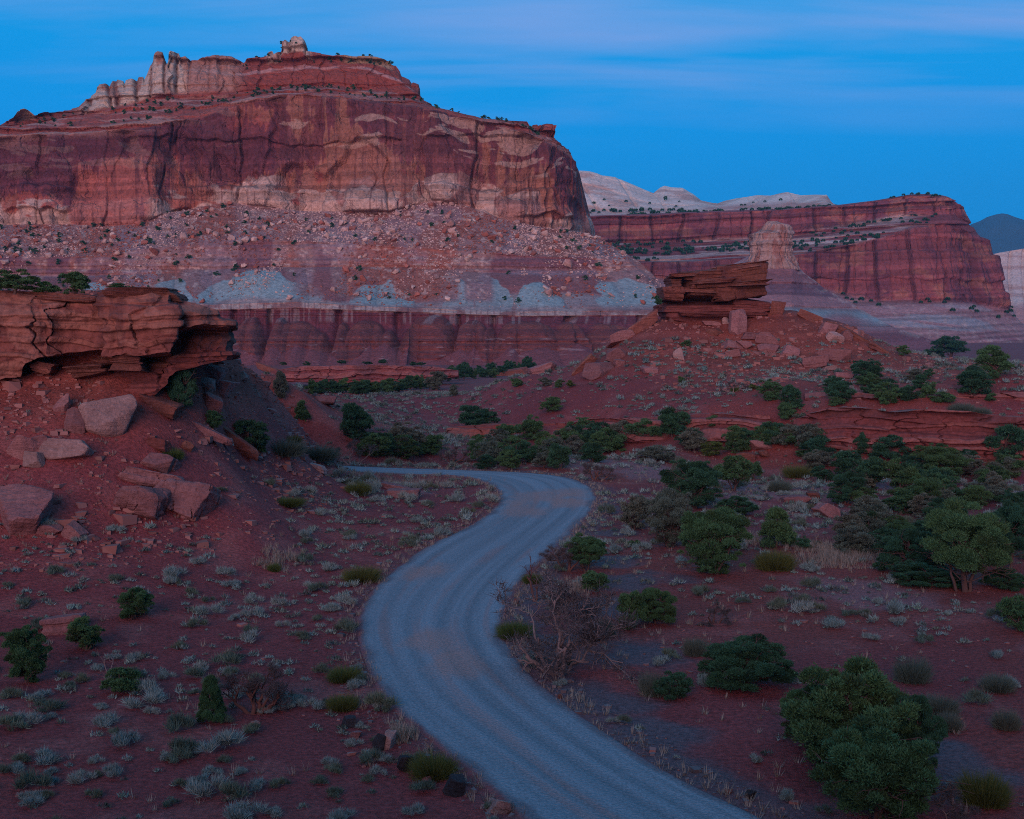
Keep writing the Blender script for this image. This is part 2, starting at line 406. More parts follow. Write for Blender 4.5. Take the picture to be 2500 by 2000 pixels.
streak = fbm(tt * 26 + 0 * X + 0.6 * fbm(along / 8, tt * 3 + 0 * X, 2, 8), along / 22, 4, 91)
RCOL *= (0.78 + 0.44 * streak)[..., None]
RCOL *= (1 - 0.17 * np.clip(ruts, 0, 1) + 0.08)[..., None]
paint(RCOL, (0.30, 0.17, 0.15), 0.4 * sm(fbm(tt * 13 + 0 * X, along / 11, 3, 97), 0.58, 0.75))
red_bits = [(1300, 1215, 4), (1270, 1250, 2.5), (1400, 1205, 2.2), (1390, 1230, 2), (1070, 1575, 1.6), (1110, 1620, 1.5), (1020, 1400, 2.0)]
for u, v_, r_ in red_bits:
    p = at_z(u, v_, 0.0); paint(RCOL, (0.34, 0.20, 0.17), 0.6 * sm(1.3 - np.hypot(X - p[0], (Yy - p[1]) * 0.6) / r_ + 1.2 * (fbm(X / 1.5, Yy / 3, 3, 99) - 0.5), 0.2, 0.9))
ed = sm(np.minimum(tt, 1 - tt) + 0.10 * (fbm(X / 1.4, Yy / 1.4, 3, 33) - 0.5) * 0.7, -0.05, -0.005)
paint(RCOL, GRAVEL * 1.15, 0.85 * (1 - sm(np.minimum(tt, 1 - tt) + 0.12 * (fbm(X / 2, Yy / 2, 3, 35) - 0.5), -0.02, 0.06)))
paint(RCOL, RED * 0.9, 0.75 * (1 - ed))
m, t = new_mat("road_gravel")
v = t.n('ShaderNodeTexCoord').outputs['Object']
a = t.n('ShaderNodeAttribute', attribute_name="tint").outputs['Color']
g1 = t.noise(v, 11.0, 5, 0.75); g2 = t.n('ShaderNodeTexVoronoi', {'Vector': v, 'Scale': 9.0}).outputs['Distance']
c = t.mix(1.0, a, t.ramp(g1, [(0.3, (0.62,) * 3), (0.7, (1.38,) * 3)]), 'MULTIPLY')
road_mat = finish(m, t, c, 0.9, t.math('ADD', g1, g2), 0.05, 0.7)
tag(link("road", mesh_np("road", np.stack([X, Yy, Zr], -1).reshape(-1, 3), grid_faces(*X.shape), RCOL.reshape(-1, 3), True, road_mat)), kind='structure')
# ------------------------------------------------------------------ cliffs: surfaces built level by level, from the foot up to the rim and back
def level_pts(L, T):
    """L: (t, v, Y) or (t, u, v, Y); gives world points for every t in T"""
    A = np.array([(p[0], p[0], p[1], p[2]) if len(p) == 3 else p for p in L], float)
    u = np.interp(T, A[:, 0], A[:, 1]); v = np.interp(T, A[:, 0], A[:, 2]); Y = np.interp(T, A[:, 0], A[:, 3])
    return at(u, v, Y)
def curtain(levels, counts, T, wrap=None, nwrap=24):
    """returns P (rows, columns, 3), q (rows, columns) the level coordinate, T"""
    P = np.stack([level_pts(L, T) for L in levels])
    if wrap is not None:
        k = (np.arange(1, nwrap + 1) / nwrap) ** 1.3
        end = P[:, -1:, :] + k[None, :, None] * np.asarray(wrap, float)[None, None, :]
        P = np.concatenate([P, end], 1); T = np.r_[T, T[-1] + np.arange(1, nwrap + 1)]
    q = np.concatenate([i + np.arange(n) / n for i, n in enumerate(counts)] + [[len(counts)]])
    i = np.minimum(q.astype(int), len(levels) - 2); f = (q - i)[:, None, None]
    S = P[i] * (1 - f) + P[i + 1] * f
    return S, q[:, None] + 0 * S[..., 0], np.broadcast_to(T[None, :], S.shape[:2])
def horizontal_normal(S):
    """unit horizontal normal of every column, facing the camera side"""
    tx = np.gradient(S[..., 0].mean(0)); ty = np.gradient(S[..., 1].mean(0))
    k = np.ones(25) / 25
    tx = np.convolve(np.pad(tx, 12, 'edge'), k, 'valid'); ty = np.convolve(np.pad(ty, 12, 'edge'), k, 'valid')
    l = np.hypot(tx, ty) + 1e-9
    return ty / l, -tx / l
def arc(S):
    m_ = S.mean(0); return np.r_[0, np.cumsum(np.hypot(np.diff(m_[:, 0]), np.diff(m_[:, 1])))][None, :] + 0 * S[..., 0]
def win(q, a, b, s=0.06): return sm(q, a - s, a + s) * (1 - sm(q, b - s, b + s))

VARN_SHADE, CRED, CTAN, CPALE = (0.165, 0.05, 0.06), (0.33, 0.09, 0.068), (0.36, 0.165, 0.085), (0.47, 0.335, 0.26)
TALUS, TALUS_RED, PURP, CLAY = (0.33, 0.20, 0.185), (0.33, 0.12, 0.085), (0.19, 0.085, 0.10), (0.27, 0.40, 0.41)
MRED, MDARK, MTAN, TOWER = (0.205, 0.058, 0.058), (0.11, 0.035, 0.045), (0.42, 0.33, 0.29), (0.52, 0.42, 0.33)

# ---- the great mesa
sky_line = [(-80, 330), (0, 311), (22, 299), (38, 289), (45, 276), (52, 270), (62, 267), (70, 270), (78, 276), (86, 283), (111, 276), (178, 273), (190, 263), (208, 250), (214, 244), (237, 228), (240, 216), (247, 209), (262, 206), (270, 214), (276, 199), (289, 196), (303, 200), (307, 208), (310, 198), (323, 194), (334, 198),
            (339, 189), (350, 188), (353, 197), (360, 180), (368, 155), (380, 132), (386, 128), (398, 130), (403, 146), (409, 160), (415, 132), (420, 127), (434, 127), (441, 140), (452, 137), (464, 146), (482, 146), (505, 139), (531, 133), (564, 136), (590, 150), (606, 143), (631, 138), (648, 134), (652, 122), (660, 120), (664, 128),
            (684, 118), (686, 104), (694, 95), (702, 100), (706, 94), (720, 87), (728, 90), (733, 88), (743, 98), (748, 112), (747, 124), (775, 129), (811, 135), (838, 133), (860, 137), (915, 138), (949, 148), (955, 156), (966, 160), (975, 172), (980, 186), (1000, 196), (1006, 206), (1010, 203), (1025, 208), (1029, 222), (1030, 240),
            (1045, 258), (1075, 266), (1130, 280), (1175, 289), (1220, 294), (1286, 297), (1294, 312), (1300, 306), (1309, 305), (1314, 321), (1318, 307), (1330, 304), (1343, 305), (1345, 343), (1364, 364), (1370, 368)]
EDGE = [(364, 1370), (366, 1383), (380, 1388), (395, 1394), (417, 1405), (436, 1420), (447, 1432), (458, 1437), (506, 1442), (573, 1447)]
ue = lambda v_: float(np.interp(v_, [a_ for a_, _ in EDGE], [b_ for _, b_ in EDGE]))
TE = 1450.0
T = np.r_[np.arange(-420, -90, 4.0), np.arange(-90, 1250, 1.45), np.arange(1250, TE + 0.1, 1.0)]
L = [
    [(-90, 905, 590), (520, 902, 600), (800, 900, 590), (1100, 900, 600), (1290, 897, 590), (TE, 1660, 890, 600)],
    [(-90, 852, 618), (520, 852, 620), (640, 838, 616), (760, 850, 619), (1000, 848, 617), (1290, 845, 614), (TE, 1660, 845, 620)],
    [(-90, 790, 634), (520, 796, 636), (800, 792, 634), (1100, 798, 634), (1290, 795, 632), (TE, 1650, 798, 640)],
    [(-90, 755, 640), (519, 757, 640), (723, 752, 640), (871, 758, 639), (1057, 764, 640), (1131, 768, 640), (1279, 772, 640), (TE, 1645, 770, 650)],
    [(-90, 740, 644), (519, 744, 644), (620, 741, 644), (723, 738, 644), (871, 747, 643), (1000, 752, 644), (1057, 754, 644), (1131, 759, 644), (1279, 762, 644), (TE, 1640, 758, 655)],
    [(-90, 690, 668), (220, 700, 668), (510, 700, 667), (620, 672, 664), (740, 690, 668), (900, 712, 667), (1000, 720, 668), (1130, 690, 668), (1300, 700, 668), (TE, 1617, 702, 690)],
    [(-90, 676, 684), (200, 676, 685), (400, 668, 690), (640, 652, 692), (900, 652, 692), (1150, 664, 692), (1320, 668, 694), (TE, 1582, 664, 706)],
    [(-90, 632, 692), (186, 629, 693), (278, 624, 696), (334, 610, 700), (482, 596, 704), (742, 588, 706), (886, 599, 705), (1100, 612, 704), (1323, 628, 704), (TE, 1553, 636, 716)],
    [(-90, 548, 752), (178, 547, 752), (260, 551, 748), (334, 547, 750), (371, 536, 754), (408, 518, 758), (482, 503, 764), (557, 492, 768), (631, 499, 764), (700, 509, 760), (811, 514, 758), (950, 517, 757),
     (1015, 499, 763), (1071, 488, 768), (1145, 503, 766), (1220, 532, 760), (1294, 548, 762), (1368, 560, 775), (TE, 1447, 573, 830)],
    [(-90, 345, 776), (0, 340, 776), (111, 332, 778), (186, 330, 776), (297, 320, 772), (371, 308, 776), (482, 289, 784), (557, 262, 790), (631, 242, 790), (742, 230, 790), (848, 241, 788), (997, 259, 786), (1071, 272, 784),
     (1130, 290, 782), (1220, 306, 782), (1290, 330, 784), (1343, 360, 792), (1400, ue(395), 395, 815), (TE, ue(420), 420, 850)],
    [(-90, 326, 796), (0, 321, 796), (60, 318, 796), (186, 318, 796), (260, 306, 798), (371, 294, 798), (482, 274, 800), (557, 252, 804), (631, 232, 806), (742, 221, 808), (848, 232, 806), (997, 252, 804), (1045, 262, 800), (1071, 268, 800),
     (1130, 282, 797), (1220, 297, 794), (1290, 318, 794), (1343, 350, 800), (1400, ue(380), 380, 818), (TE, ue(400), 400, 846)],
    [(-90, 325, 810), (0, 312, 812), (60, 306, 818), (186, 284, 832), (260, 271, 840), (371, 240, 846), (427, 233, 848), (482, 235, 846), (594, 224, 848), (705, 210, 852), (811, 210, 852), (886, 217, 850), (960, 229, 848), (1030, 246, 842), (1075, 267, 812),
     (1130, 281, 806), (1220, 296, 802), (1290, 317, 800), (1343, 348, 804), (1400, ue(374), 374, 820), (TE, ue(392), 392, 844)],
    [(-90, 327, 815), (0, 311.5, 818), (60, 290, 830), (186, 276, 842), (260, 236, 850), (352, 215, 856), (400, 190, 858), (434, 180, 860), (594, 182, 860), (700, 166, 864), (811, 163, 864), (900, 170, 862), (980, 200, 858), (1030, 243, 846), (1075, 266.5, 816),
     (1130, 280.5, 810), (1220, 295, 806), (1290, 316, 802), (1343, 346, 806), (1400, ue(370), 370, 822), (TE, ue(386), 386, 842)],
    [(t_, v_, 822 + 52 * float(sm(np.array(t_), 60, 260)) * (1 - float(sm(np.array(t_), 1020, 1080))) - 6 * float(sm(np.array(t_), 1250, 1330))) for t_, v_ in sky_line] + [(1400, ue(366), 366, 824), (TE, ue(380), 380, 840)],
]
L = [[(-420,) + p[0][-2:]] + p for p in L]
back = [(p[0], (p[0] if len(p) == 3 else p[1]), (p[1] if len(p) == 3 else p[2]) + 8, p[-1] + 14) for p in L[-1]]
L.append(back)
L.append([(t_, u_, v_ + 60, Y_ + 60) for t_, u_, v_, Y_ in back])
cnt = [34, 44, 34, 12, 44, 30, 30, 84, 190, 22, 30, 44, 50, 4, 3]
S, q, TT = curtain(L, cnt, T, wrap=(-30, 260, 0), nwrap=40)
nx, ny = horizontal_normal(S)
A_ = arc(S); A_ = A_ - A_[0, np.searchsorted(TT[0], -90)]; Z = S[..., 2].copy()
disp = np.zeros_like(Z); dz = np.zeros_like(Z)
wav = fbm(A_ / 120, Z / 300, 3, 2)
disp += 26 * (wav - 0.5) * sm(q, 0.5, 2)
# main cliff: jointed slabs, alcoves and a few bedding ledges
mc = win(q, 7.98, 9.0, 0.03)
b1, g1 = cracks(A_ + 34 * (fbm(A_ / 60, Z / 60, 4, 12) - 0.5), 38, 1, 0.014)
g1 = g1 * sm(fbm(A_ / 40, Z / 22, 3, 15), 0.46, 0.62)
b2, g2 = cracks(A_ + 22 * (fbm(A_ / 30, Z / 34, 4, 13) - 0.5), 12, 2, 0.04)
g2 = g2 * sm(fbm(A_ / 30, Z / 18, 3, 16), 0.52, 0.66)
alc = sm(fbm(A_ / 34, (Z + 0.35 * A_) / 40, 3, 17), 0.55, 0.66)
slabs = steps(Z + 14 * fbm(A_ / 18, Z / 60, 3, 19), 15, 3, 0.12)
disp += mc * (9.0 * (b1 - 0.5) - 2.6 * g1 + 4.5 * (b2 - 0.5) * sm(fbm(A_ / 50, Z / 50, 2, 23), 0.4, 0.6) - 1.3 * g2 * sm(fbm(A_ / 40, Z / 35, 2, 29), 0.45, 0.6) - 6.0 * alc + 7.0 * (slabs - 0.5) * sm(fbm(A_ / 30, Z / 30, 2, 18), 0.42, 0.55) + 2.6 * (fbm(A_ / 5, Z / 8, 4, 31) - 0.5) + 14 * (ridge(A_ / 58 + 0.5 * fbm(A_ / 40, Z / 50, 3, 26), Z / 220, 2, 27) - 0.6) + 5 * (ridge(A_ / 17 + 0.6 * fbm(A_ / 16, Z / 24, 3, 28), Z / 90, 2, 30) - 0.6))
foot = win(q, 8.0, 8.22, 0.08)
disp += foot * (3.5 * ridge(A_ / 16, Z / 18, 3, 37) + 2 * steps(Z + 3 * fbm(A_ / 9, Z / 9, 2, 3), 4, 4, 0.3))
top = win(q, 9.0, 13.0, 0.05)
led = steps(Z + 5 * fbm(A_ / 25, A_ / 90, 3, 41), 4.2, 6, 0.15)
disp += top * (8.0 * (led - 0.5) + 5.0 * (cracks(A_ + 8 * fbm(A_ / 12, Z / 8, 3, 45), 9, 46, 0.06)[0] - 0.5) * sm(q, 11.0, 11.1) + 5.0 * (fbm(A_ / 9, Z / 5, 4, 43) - 0.5) - 1.5 * g2)
dz += win(q, 9.0, 11.0, 0.1) * 2.4 * (fbm(A_ / 7, q * 3, 4, 44) - 0.5)
wt = sm(TT, 170, 235) * (1 - sm(TT, 560, 610)) * sm(q, 11.0, 11.3)
wt2 = sm(TT, 640, 660) * (1 - sm(TT, 748, 770)) * sm(q, 12.46, 12.58)
tow = np.clip(wt * (1 - 0.6 * sm(TT, 440, 470)) + wt2, 0, 1)
bt, gt = cracks(A_ + 2 * fbm(A_ / 8, Z / 12, 2, 5), 8, 9, 0.12)
disp += tow * (4 * bt - 4 * gt)
# talus, badland slopes
tal = win(q, 7.0, 8.0, 0.04)
gul = ridge(A_ / 40 + 0.4 * fbm(A_ / 30, Z / 30, 2, 5), Z / 160, 3, 51)
disp += tal * (5 * (gul - 0.6) + 2.2 * (fbm(A_ / 3.2, Z / 2.4, 4, 53) - 0.5) + 1.5 * (fbm(A_ / 11, Z / 8, 3, 57) - 0.5))
ldg = win(q, 6.0, 7.0, 0.05)
disp += ldg * (3.0 * (steps(Z + 2 * fbm(A_ / 30, Z / 9, 2, 7), 2.1, 8, 0.2) - 0.5) - 1.0 * (ridge(A_ / 7, Z / 50, 3, 61)) + 1.4 * (fbm(A_ / 3, Z / 3, 3, 63) - 0.5))
cl = win(q, 4.05, 6.0, 0.15)
lobes = np.abs(np.sin(A_ / 9.5 + 5 * fbm(A_ / 45, Z / 90, 2, 71)))
disp += cl * (4.8 * lobes ** 0.7 - 2 + 1.2 * (fbm(A_ / 4, Z / 4, 3, 73) - 0.5))
# fluted red wall under the pale rim: fans of debris, domed buttresses, dark wall between
mw = win(q, 1.0, 3.0, 0.08)
hh = q / 3.0
def waves(period, warp, seed, lo, hi, shape):
    u_ = A_ / period + warp * fbm(A_ / 70, A_ * 0 + seed, 3, seed)
    i_ = np.floor(u_).astype(np.int32); f_ = np.abs(u_ - i_ - 0.5) * 2
    top_ = lo + (hi - lo) * TAB1[(i_ + seed * 37) % 4096]
    return top_ * (1 - f_ ** shape * (0.55 + 0.45 * TAB1[(i_ + seed * 91 + 7) % 4096])), f_
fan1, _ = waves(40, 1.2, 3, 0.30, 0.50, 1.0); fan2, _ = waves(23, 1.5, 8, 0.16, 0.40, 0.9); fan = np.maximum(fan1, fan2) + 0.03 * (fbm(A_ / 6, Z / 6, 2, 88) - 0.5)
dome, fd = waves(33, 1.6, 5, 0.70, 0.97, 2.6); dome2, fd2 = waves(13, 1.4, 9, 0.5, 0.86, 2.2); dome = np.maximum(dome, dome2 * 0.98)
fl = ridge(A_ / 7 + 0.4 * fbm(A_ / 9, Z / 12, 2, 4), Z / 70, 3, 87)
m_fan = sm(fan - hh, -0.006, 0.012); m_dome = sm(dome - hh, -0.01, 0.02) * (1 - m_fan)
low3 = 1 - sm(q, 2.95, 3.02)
disp += low3 * (26 * np.clip(fan - hh, 0, 1) + 13 * np.clip((dome - hh) * 4, 0, 1) ** 0.6 + 5 * sm(dome - hh, -0.01, 0.03) * (1 - fd2 ** 2) + 4.0 * (fl - 0.55) * (1 - m_fan) + 1.6 * (ridge(A_ / 4, Z / 60, 2, 91) - 0.5) * m_fan
                + 2.4 * (steps(Z + 0.8 * fbm(A_ / 20, Z / 9, 2, 5), 1.15, 11, 0.3) - 0.5) * (1 - m_fan) - 5 * np.exp(-((1 - fd) / 0.10) ** 2) * (1 - m_fan))
bu = fl
rim = win(q, 3.0, 4.05, 0.05)
disp += rim * (1.8 * fl + 1.5 * (cracks(A_, 3.4, 14, 0.15)[0] - 0.5) + 1.2)
S[..., 0] += nx[None, :] * disp * (1 - 0.85 * sm(TT, 1330, 1425)); S[..., 1] += ny[None, :] * disp; S[..., 2] += dz
# pigments
C = np.empty(S.shape, np.float32); C[...] = MRED
jit = 0.07 * (fbm(A_ / 20, Z / 20, 3, 101) - 0.5)
qq = q + jit * 2
bedc = steps(Z + 0.8 * fbm(A_ / 20, Z / 9, 2, 5), 1.15, 11, 0.35)
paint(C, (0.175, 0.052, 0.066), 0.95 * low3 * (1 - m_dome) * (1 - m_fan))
paint(C, (0.25, 0.078, 0.062), 0.9 * low3 * m_dome)
paint(C, MDARK, 0.5 * low3 * (1 - m_fan) * sm(bedc, 0.5, 0.68))
paint(C, (0.255, 0.085, 0.085), 0.9 * low3 * m_fan); paint(C, (0.215, 0.07, 0.075), 0.6 * low3 * m_fan * sm(steps(Z + 1.5 * fbm(A_ / 14, Z / 6, 2, 6), 1.4, 19, 0.4), 0.5, 0.7))
paint(C, (0.45, 0.30, 0.28), 0.5 * sm(fbm(A_ / 6, Z / 1.0, 3, 103), 0.72, 0.8) * (1 - sm(q, 1.4, 1.8)))
drip = sm(fbm(A_ / 1.6, Z / 30, 3, 107), 0.55, 0.72) * win(qq, 2.2, 3.05, 0.15)
paint(C, (0.30, 0.24, 0.235), 0.55 * drip)
paint(C, MTAN, win(qq, 3.0, 4.15, 0.12) * (0.35 + 0.65 * sm(fbm(A_ / 9, Z / 6, 4, 108), 0.40, 0.52)))
paint(C, (0.26, 0.13, 0.13), 0.5 * rim * sm(cracks(A_, 3.4, 14, 0.15)[1], 0.3, 0.8))
tb = fbm(A_ / 26, Z / 16, 4, 109)
low = win(qq, 4.12, 6.0, 0.2)
paint(C, (0.26, 0.115, 0.115), low)
claymask = 0.50 * sm(0.33 - (q - 4.1) * 0.5 + 0.9 * (fbm(A_ / 60, Z / 40, 4, 118) - 0.45), 0.14, 0.26) * low
for c0, wd in ((228, 60), (420, 50), (625, 150), (940, 85), (1110, 40), (1200, 50), (1290, 34), (1405, 46)):
    claymask = np.maximum(claymask, low * sm(1.3 - (np.abs(TT - c0 + 40 * (fbm(A_ / 20, Z / 12, 3, 119) - 0.5)) / wd) ** 2 - np.clip((q - 4.5), 0, 2) * 0.9 + 1.2 * (tb - 0.5) + 0.9 * (fbm(A_ / 8, Z / 7, 3, 116) - 0.5), 0.25, 0.38))
for c0, wd in ((330, 45), (800, 75), (1085, 45), (1170, 40)):
    claymask *= 1 - 0.85 * sm(1.2 - np.abs(TT - c0) / wd + 0.6 * (tb - 0.5), 0.0, 0.6) * sm(q, 4.15, 4.5)
paint(C, CLAY, 0.92 * np.clip(claymask, 0, 1)); paint(C, (0.21, 0.27, 0.29), 0.45 * claymask * sm(lobes, 0.35, 0.1))
up = win(qq, 5.75, 7.0, 0.2)
paint(C, (0.24, 0.13, 0.14), up); paint(C, PURP, 0.8 * ldg * sm(steps(Z + 2 * fbm(A_ / 30, Z / 9, 2, 7), 2.1, 8, 0.2), 0.4, 0.65))
paint(C, (0.38, 0.29, 0.31), 0.5 * win(qq, 5.9, 6.2, 0.12) * sm(fbm(A_ / 70, Z / 3, 2, 120), 0.5, 0.65))
T_ = np.clip(sm(qq, 7.0, 7.12) + sm(fbm(A_ / 24, (Z - 0.4 * A_) / 70, 4, 121) + 0.10 * sm(TT, 640, 900), 0.52, 0.60) * sm(q, 4.25, 4.7) * (1 - 0.9 * claymask), 0, 1) * (1 - sm(q, 7.97, 8.0))
paint(C, TALUS, 0.9 * T_)
paint(C, TALUS_RED, 0.8 * T_ * sm(fbm(A_ / 30, (Z - 0.5 * A_) / 50, 4, 127) + 0.07 * sm(TT, 750, 1000), 0.50, 0.60))
paint(C, (0.30, 0.22, 0.245), 0.55 * T_ * sm(fbm(A_ / 22, Z / 20, 3, 131), 0.58, 0.7))
paint(C, (0.56, 0.42, 0.36), 0.6 * T_ * sm(fbm(A_ / 2.6, Z / 1.8, 3, 133), 0.60, 0.70)); paint(C, (0.15, 0.075, 0.075), 0.5 * T_ * sm(fbm(A_ / 3.0, Z / 1.8, 3, 137), 0.62, 0.75))
# main cliff
cliff = sm(q, 7.97, 8.0)
paint(C, CRED, cliff)
R_ = sm(TT, 560, 760)
wx = A_ + 30 * (fbm(A_ / 50, Z / 60, 3, 148) - 0.5); wz = Z + 24 * (fbm(A_ / 40, Z / 40, 3, 146) - 0.5)
C *= (1 + mc * 0.6 * (fbm(wx / 10, wz / 16, 4, 140) - 0.5))[..., None]
paint(C, (0.32, 0.135, 0.09), cliff * mc * (0.4 + 0.6 * R_) * sm(fbm(wx / 46, wz / 24, 5, 141) + 0.17 * R_ - 0.04, 0.46, 0.49))
paint(C, (0.34, 0.155, 0.115), 0.6 * mc * sm(fbm(wx / 11, wz / 18, 4, 142), 0.58, 0.61))
paint(C, (0.36, 0.12, 0.095), mc * 0.85 * sm(1.3 - np.abs(TT - 255) / 85 - np.clip((q - 8.62) * 4, -0.5, 3) + 0.9 * (fbm(A_ / 9, Z / 40, 4, 143) - 0.5), 0.3, 0.5))
str_v = fbm(A_ / 2.6 + 2 * fbm(A_ / 9, Z / 20, 2, 6), Z / 80, 4, 147)
patch = fbm(wx / 58, wz / 50, 5, 149, 0.55)
edge_v = 0.76 * patch + 0.24 * str_v + 0.16 * np.clip((q - 8.45) * 2, -1, 1) + 0.022 - 0.06 * R_
edge_v -= 0.14 * sm(1.2 - np.abs(TT - 255) / 80, 0, 0.6) * sm(8.75 - q, 0, 0.1)
varn = sm(edge_v, 0.485, 0.50)
paint(C, VARN_SHADE, 0.85 * mc * varn * (0.7 + 0.6 * fbm(A_ / 12, Z / 30, 3, 145)))
paint(C, (0.085, 0.033, 0.05), 0.5 * mc * sm(edge_v + 0.05 * (fbm(wx / 8, wz / 12, 3, 150) - 0.5), 0.565, 0.585))
paint(C, VARN_SHADE, 0.5 * mc * sm(TT, 1335, 1350))  # right end face past the corner: its shaded side put into the colour
base_pale = sm(0.27 + 0.75 * (fbm(wx / 20, wz / 13, 5, 151) - 0.35) - (q - 8.0) * 1.15 + 0.07 * R_, 0.19, 0.23) * mc
base_pale *= 1 - 0.85 * sm(1.2 - np.abs(TT - 270) / 95 + 0.4 * (fbm(A_ / 9, Z / 14, 3, 152) - 0.5), 0.1, 0.3)
paint(C, (0.47, 0.335, 0.27), 0.88 * base_pale)
paint(C, (0.27, 0.11, 0.09), 0.7 * base_pale * sm(fbm(wx / 14, wz / 20, 4, 153), 0.55, 0.585))
C *= (1 + 0.5 * base_pale * (fbm(A_ / 4, Z / 3, 4, 154) - 0.5))[..., None]
bed = steps(Z + 5 * fbm(A_ / 60, Z / 40, 3, 157), 2.6, 21, 0.2)
C *= (1 - 0.20 * mc + 0.40 * mc * bed)[..., None]
paint(C, (0.12, 0.045, 0.045), 0.5 * mc * sm(fbm(A_ / 1.5, Z / 45, 3, 158), 0.60, 0.68))
paint(C, CPALE, 0.6 * mc * (0.3 + 0.7 * R_) * sm(fbm(wx / 22, wz / 5.5, 5, 163), 0.605, 0.63) * sm(q, 8.5, 8.6))
paint(C, (0.10, 0.035, 0.04), 0.35 * mc * np.clip(g1 + 0.5 * g2, 0, 1))
# rim ledges, upper tier
paint(C, (0.42, 0.25, 0.20), 0.8 * win(qq, 9.0, 10.0, 0.1) * sm(led, 0.4, 0.6) * (1 - 0.5 * R_)); 
paint(C, (0.24, 0.085, 0.07), 0.7 * win(qq, 10.0, 11.0, 0.1) * sm(fbm(A_ / 9, Z / 3, 3, 167), 0.4, 0.6))
paint(C, (0.45, 0.30, 0.26), 0.6 * win(qq, 10.0, 11.0, 0.1) * sm(fbm(A_ / 14, Z / 1.6, 3, 169), 0.56, 0.66))
paint(C, (0.27, 0.07, 0.05), 0.8 * win(qq, 11.0, 12.6, 0.05) * (1 - tow))
paint(C, (0.50, 0.33, 0.31), 0.6 * (1 - tow) * sm(TT, 400, 440) * sm(0.14 - np.abs(q - 12.08 + 0.7 * (fbm(A_ / 30, Z * 0, 3, 171) - 0.5)), 0.0, 0.08) * sm(fbm(A_ / 20, Z / 3, 3, 173), 0.35, 0.5))
paint(C, (0.17, 0.055, 0.05), 0.5 * top * (1 - tow) * sm(led, 0.55, 0.35) * sm(q, 11, 11.2))
paint(C, (0.40, 0.28, 0.17), 0.8 * sm(TT, 820, 850) * (1 - sm(TT, 945, 965)) * sm(q, 12.4, 12.6))
paint(C, TOWER, 0.95 * tow); paint(C, (0.30, 0.13, 0.09), 0.75 * tow * sm(fbm(A_ / 6, Z / 14, 4, 177), 0.54, 0.64)); paint(C, (0.20, 0.10, 0.08), 0.6 * tow * gt)
paint(C, TOWER, 0.8 * sm(TT, 40, 48) * (1 - sm(TT, 85, 95)) * sm(q, 11.5, 12.2))
mesa_mat = tint_mat("mesa_rock", 0.45, 0.36, 0.8, 1.6, 0.9, joint=0.07)
nr, nc = S.shape[:2]
C = np.concatenate([C, np.clip(mc + 0.8 * top * (1 - win(q, 9.95, 11.0, 0.1)) + 0.25 * mw, 0, 1)[..., None]], -1)
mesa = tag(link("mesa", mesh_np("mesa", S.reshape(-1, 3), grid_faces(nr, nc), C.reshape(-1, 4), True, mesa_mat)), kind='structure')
MESA = (S, q, TT)

# ---- the farther mesa on the right
Yf = 1500
T = np.arange(1380, 2400.1, 1.9)
def ends(Lm, e): return Lm + [(2400, e[0], e[1], e[2])]
F_ = [
    ends([(1380, 900, Yf - 170), (2000, 900, Yf - 170), (2300, 2340, 900, Yf - 170)], (2620, 900, Yf - 60)),
    ends([(1380, 690, Yf), (1600, 680, Yf), (1961, 668, Yf), (2010, 705, Yf - 10), (2114, 732, Yf - 20), (2300, 2330, 732, Yf - 20)], (2452, 752, Yf + 70)),
    ends([(1380, 642, Yf + 14), (1700, 636, Yf + 14), (1936, 622, Yf + 14), (2050, 604, Yf + 12), (2140, 584, Yf + 10), (2242, 548, Yf + 10), (2300, 2318, 545, Yf + 20)], (2402, 592, Yf + 90)),
    ends([(1380, 590, Yf + 110), (1700, 590, Yf + 110), (1936, 575, Yf + 100), (2100, 548, Yf + 70), (2216, 524, Yf + 50), (2300, 2318, 522, Yf + 40)], (2372, 552, Yf + 92)),
    ends([(1380, 532, Yf + 130), (1446, 529, Yf + 130), (1655, 521, Yf + 130), (1910, 514, Yf + 125), (2048, 503, Yf + 110), (2140, 491, Yf + 90), (2226, 476, Yf + 80), (2300, 2308, 481, Yf + 60)], (2346, 510, Yf + 96)),
    ends([(1380, 529, Yf + 150), (1446, 526, Yf + 150), (1655, 518, Yf + 150), (1910, 511, Yf + 145), (2048, 500, Yf + 130), (2140, 488, Yf + 110), (2226, 473, Yf + 95), (2267, 472, Yf + 95), (2300, 2306, 477, Yf + 75)], (2342, 505, Yf + 100)),
]
F_.append([(p[0], p[0] if len(p) == 3 else p[1], (p[-2]) + 1.5, p[-1] + 220) for p in F_[-1]])
S, q, TT = curtain(F_, [90, 84, 44, 50, 8, 6], T, wrap=(-40, 500, 0))
nx, ny = horizontal_normal(S); A_ = arc(S); Z = S[..., 2].copy()
Zt = Z + (A_ - A_.min()) * -0.035      # beds dip gently
disp = 40 * (fbm(A_ / 160, Z / 900, 3, 202) - 0.5) * sm(q, 0.8, 1)
mc = win(q, 0.98, 2.0, 0.04) + win(q, 3.0, 4.0, 0.04)
b1, g1 = cracks(A_ + 14 * (fbm(A_ / 40, Z / 40, 3, 212) - 0.5), 36, 31, 0.05); b2, g2 = cracks(A_ + 6 * (fbm(A_ / 14, Z / 20, 3, 213) - 0.5), 13, 32, 0.08)
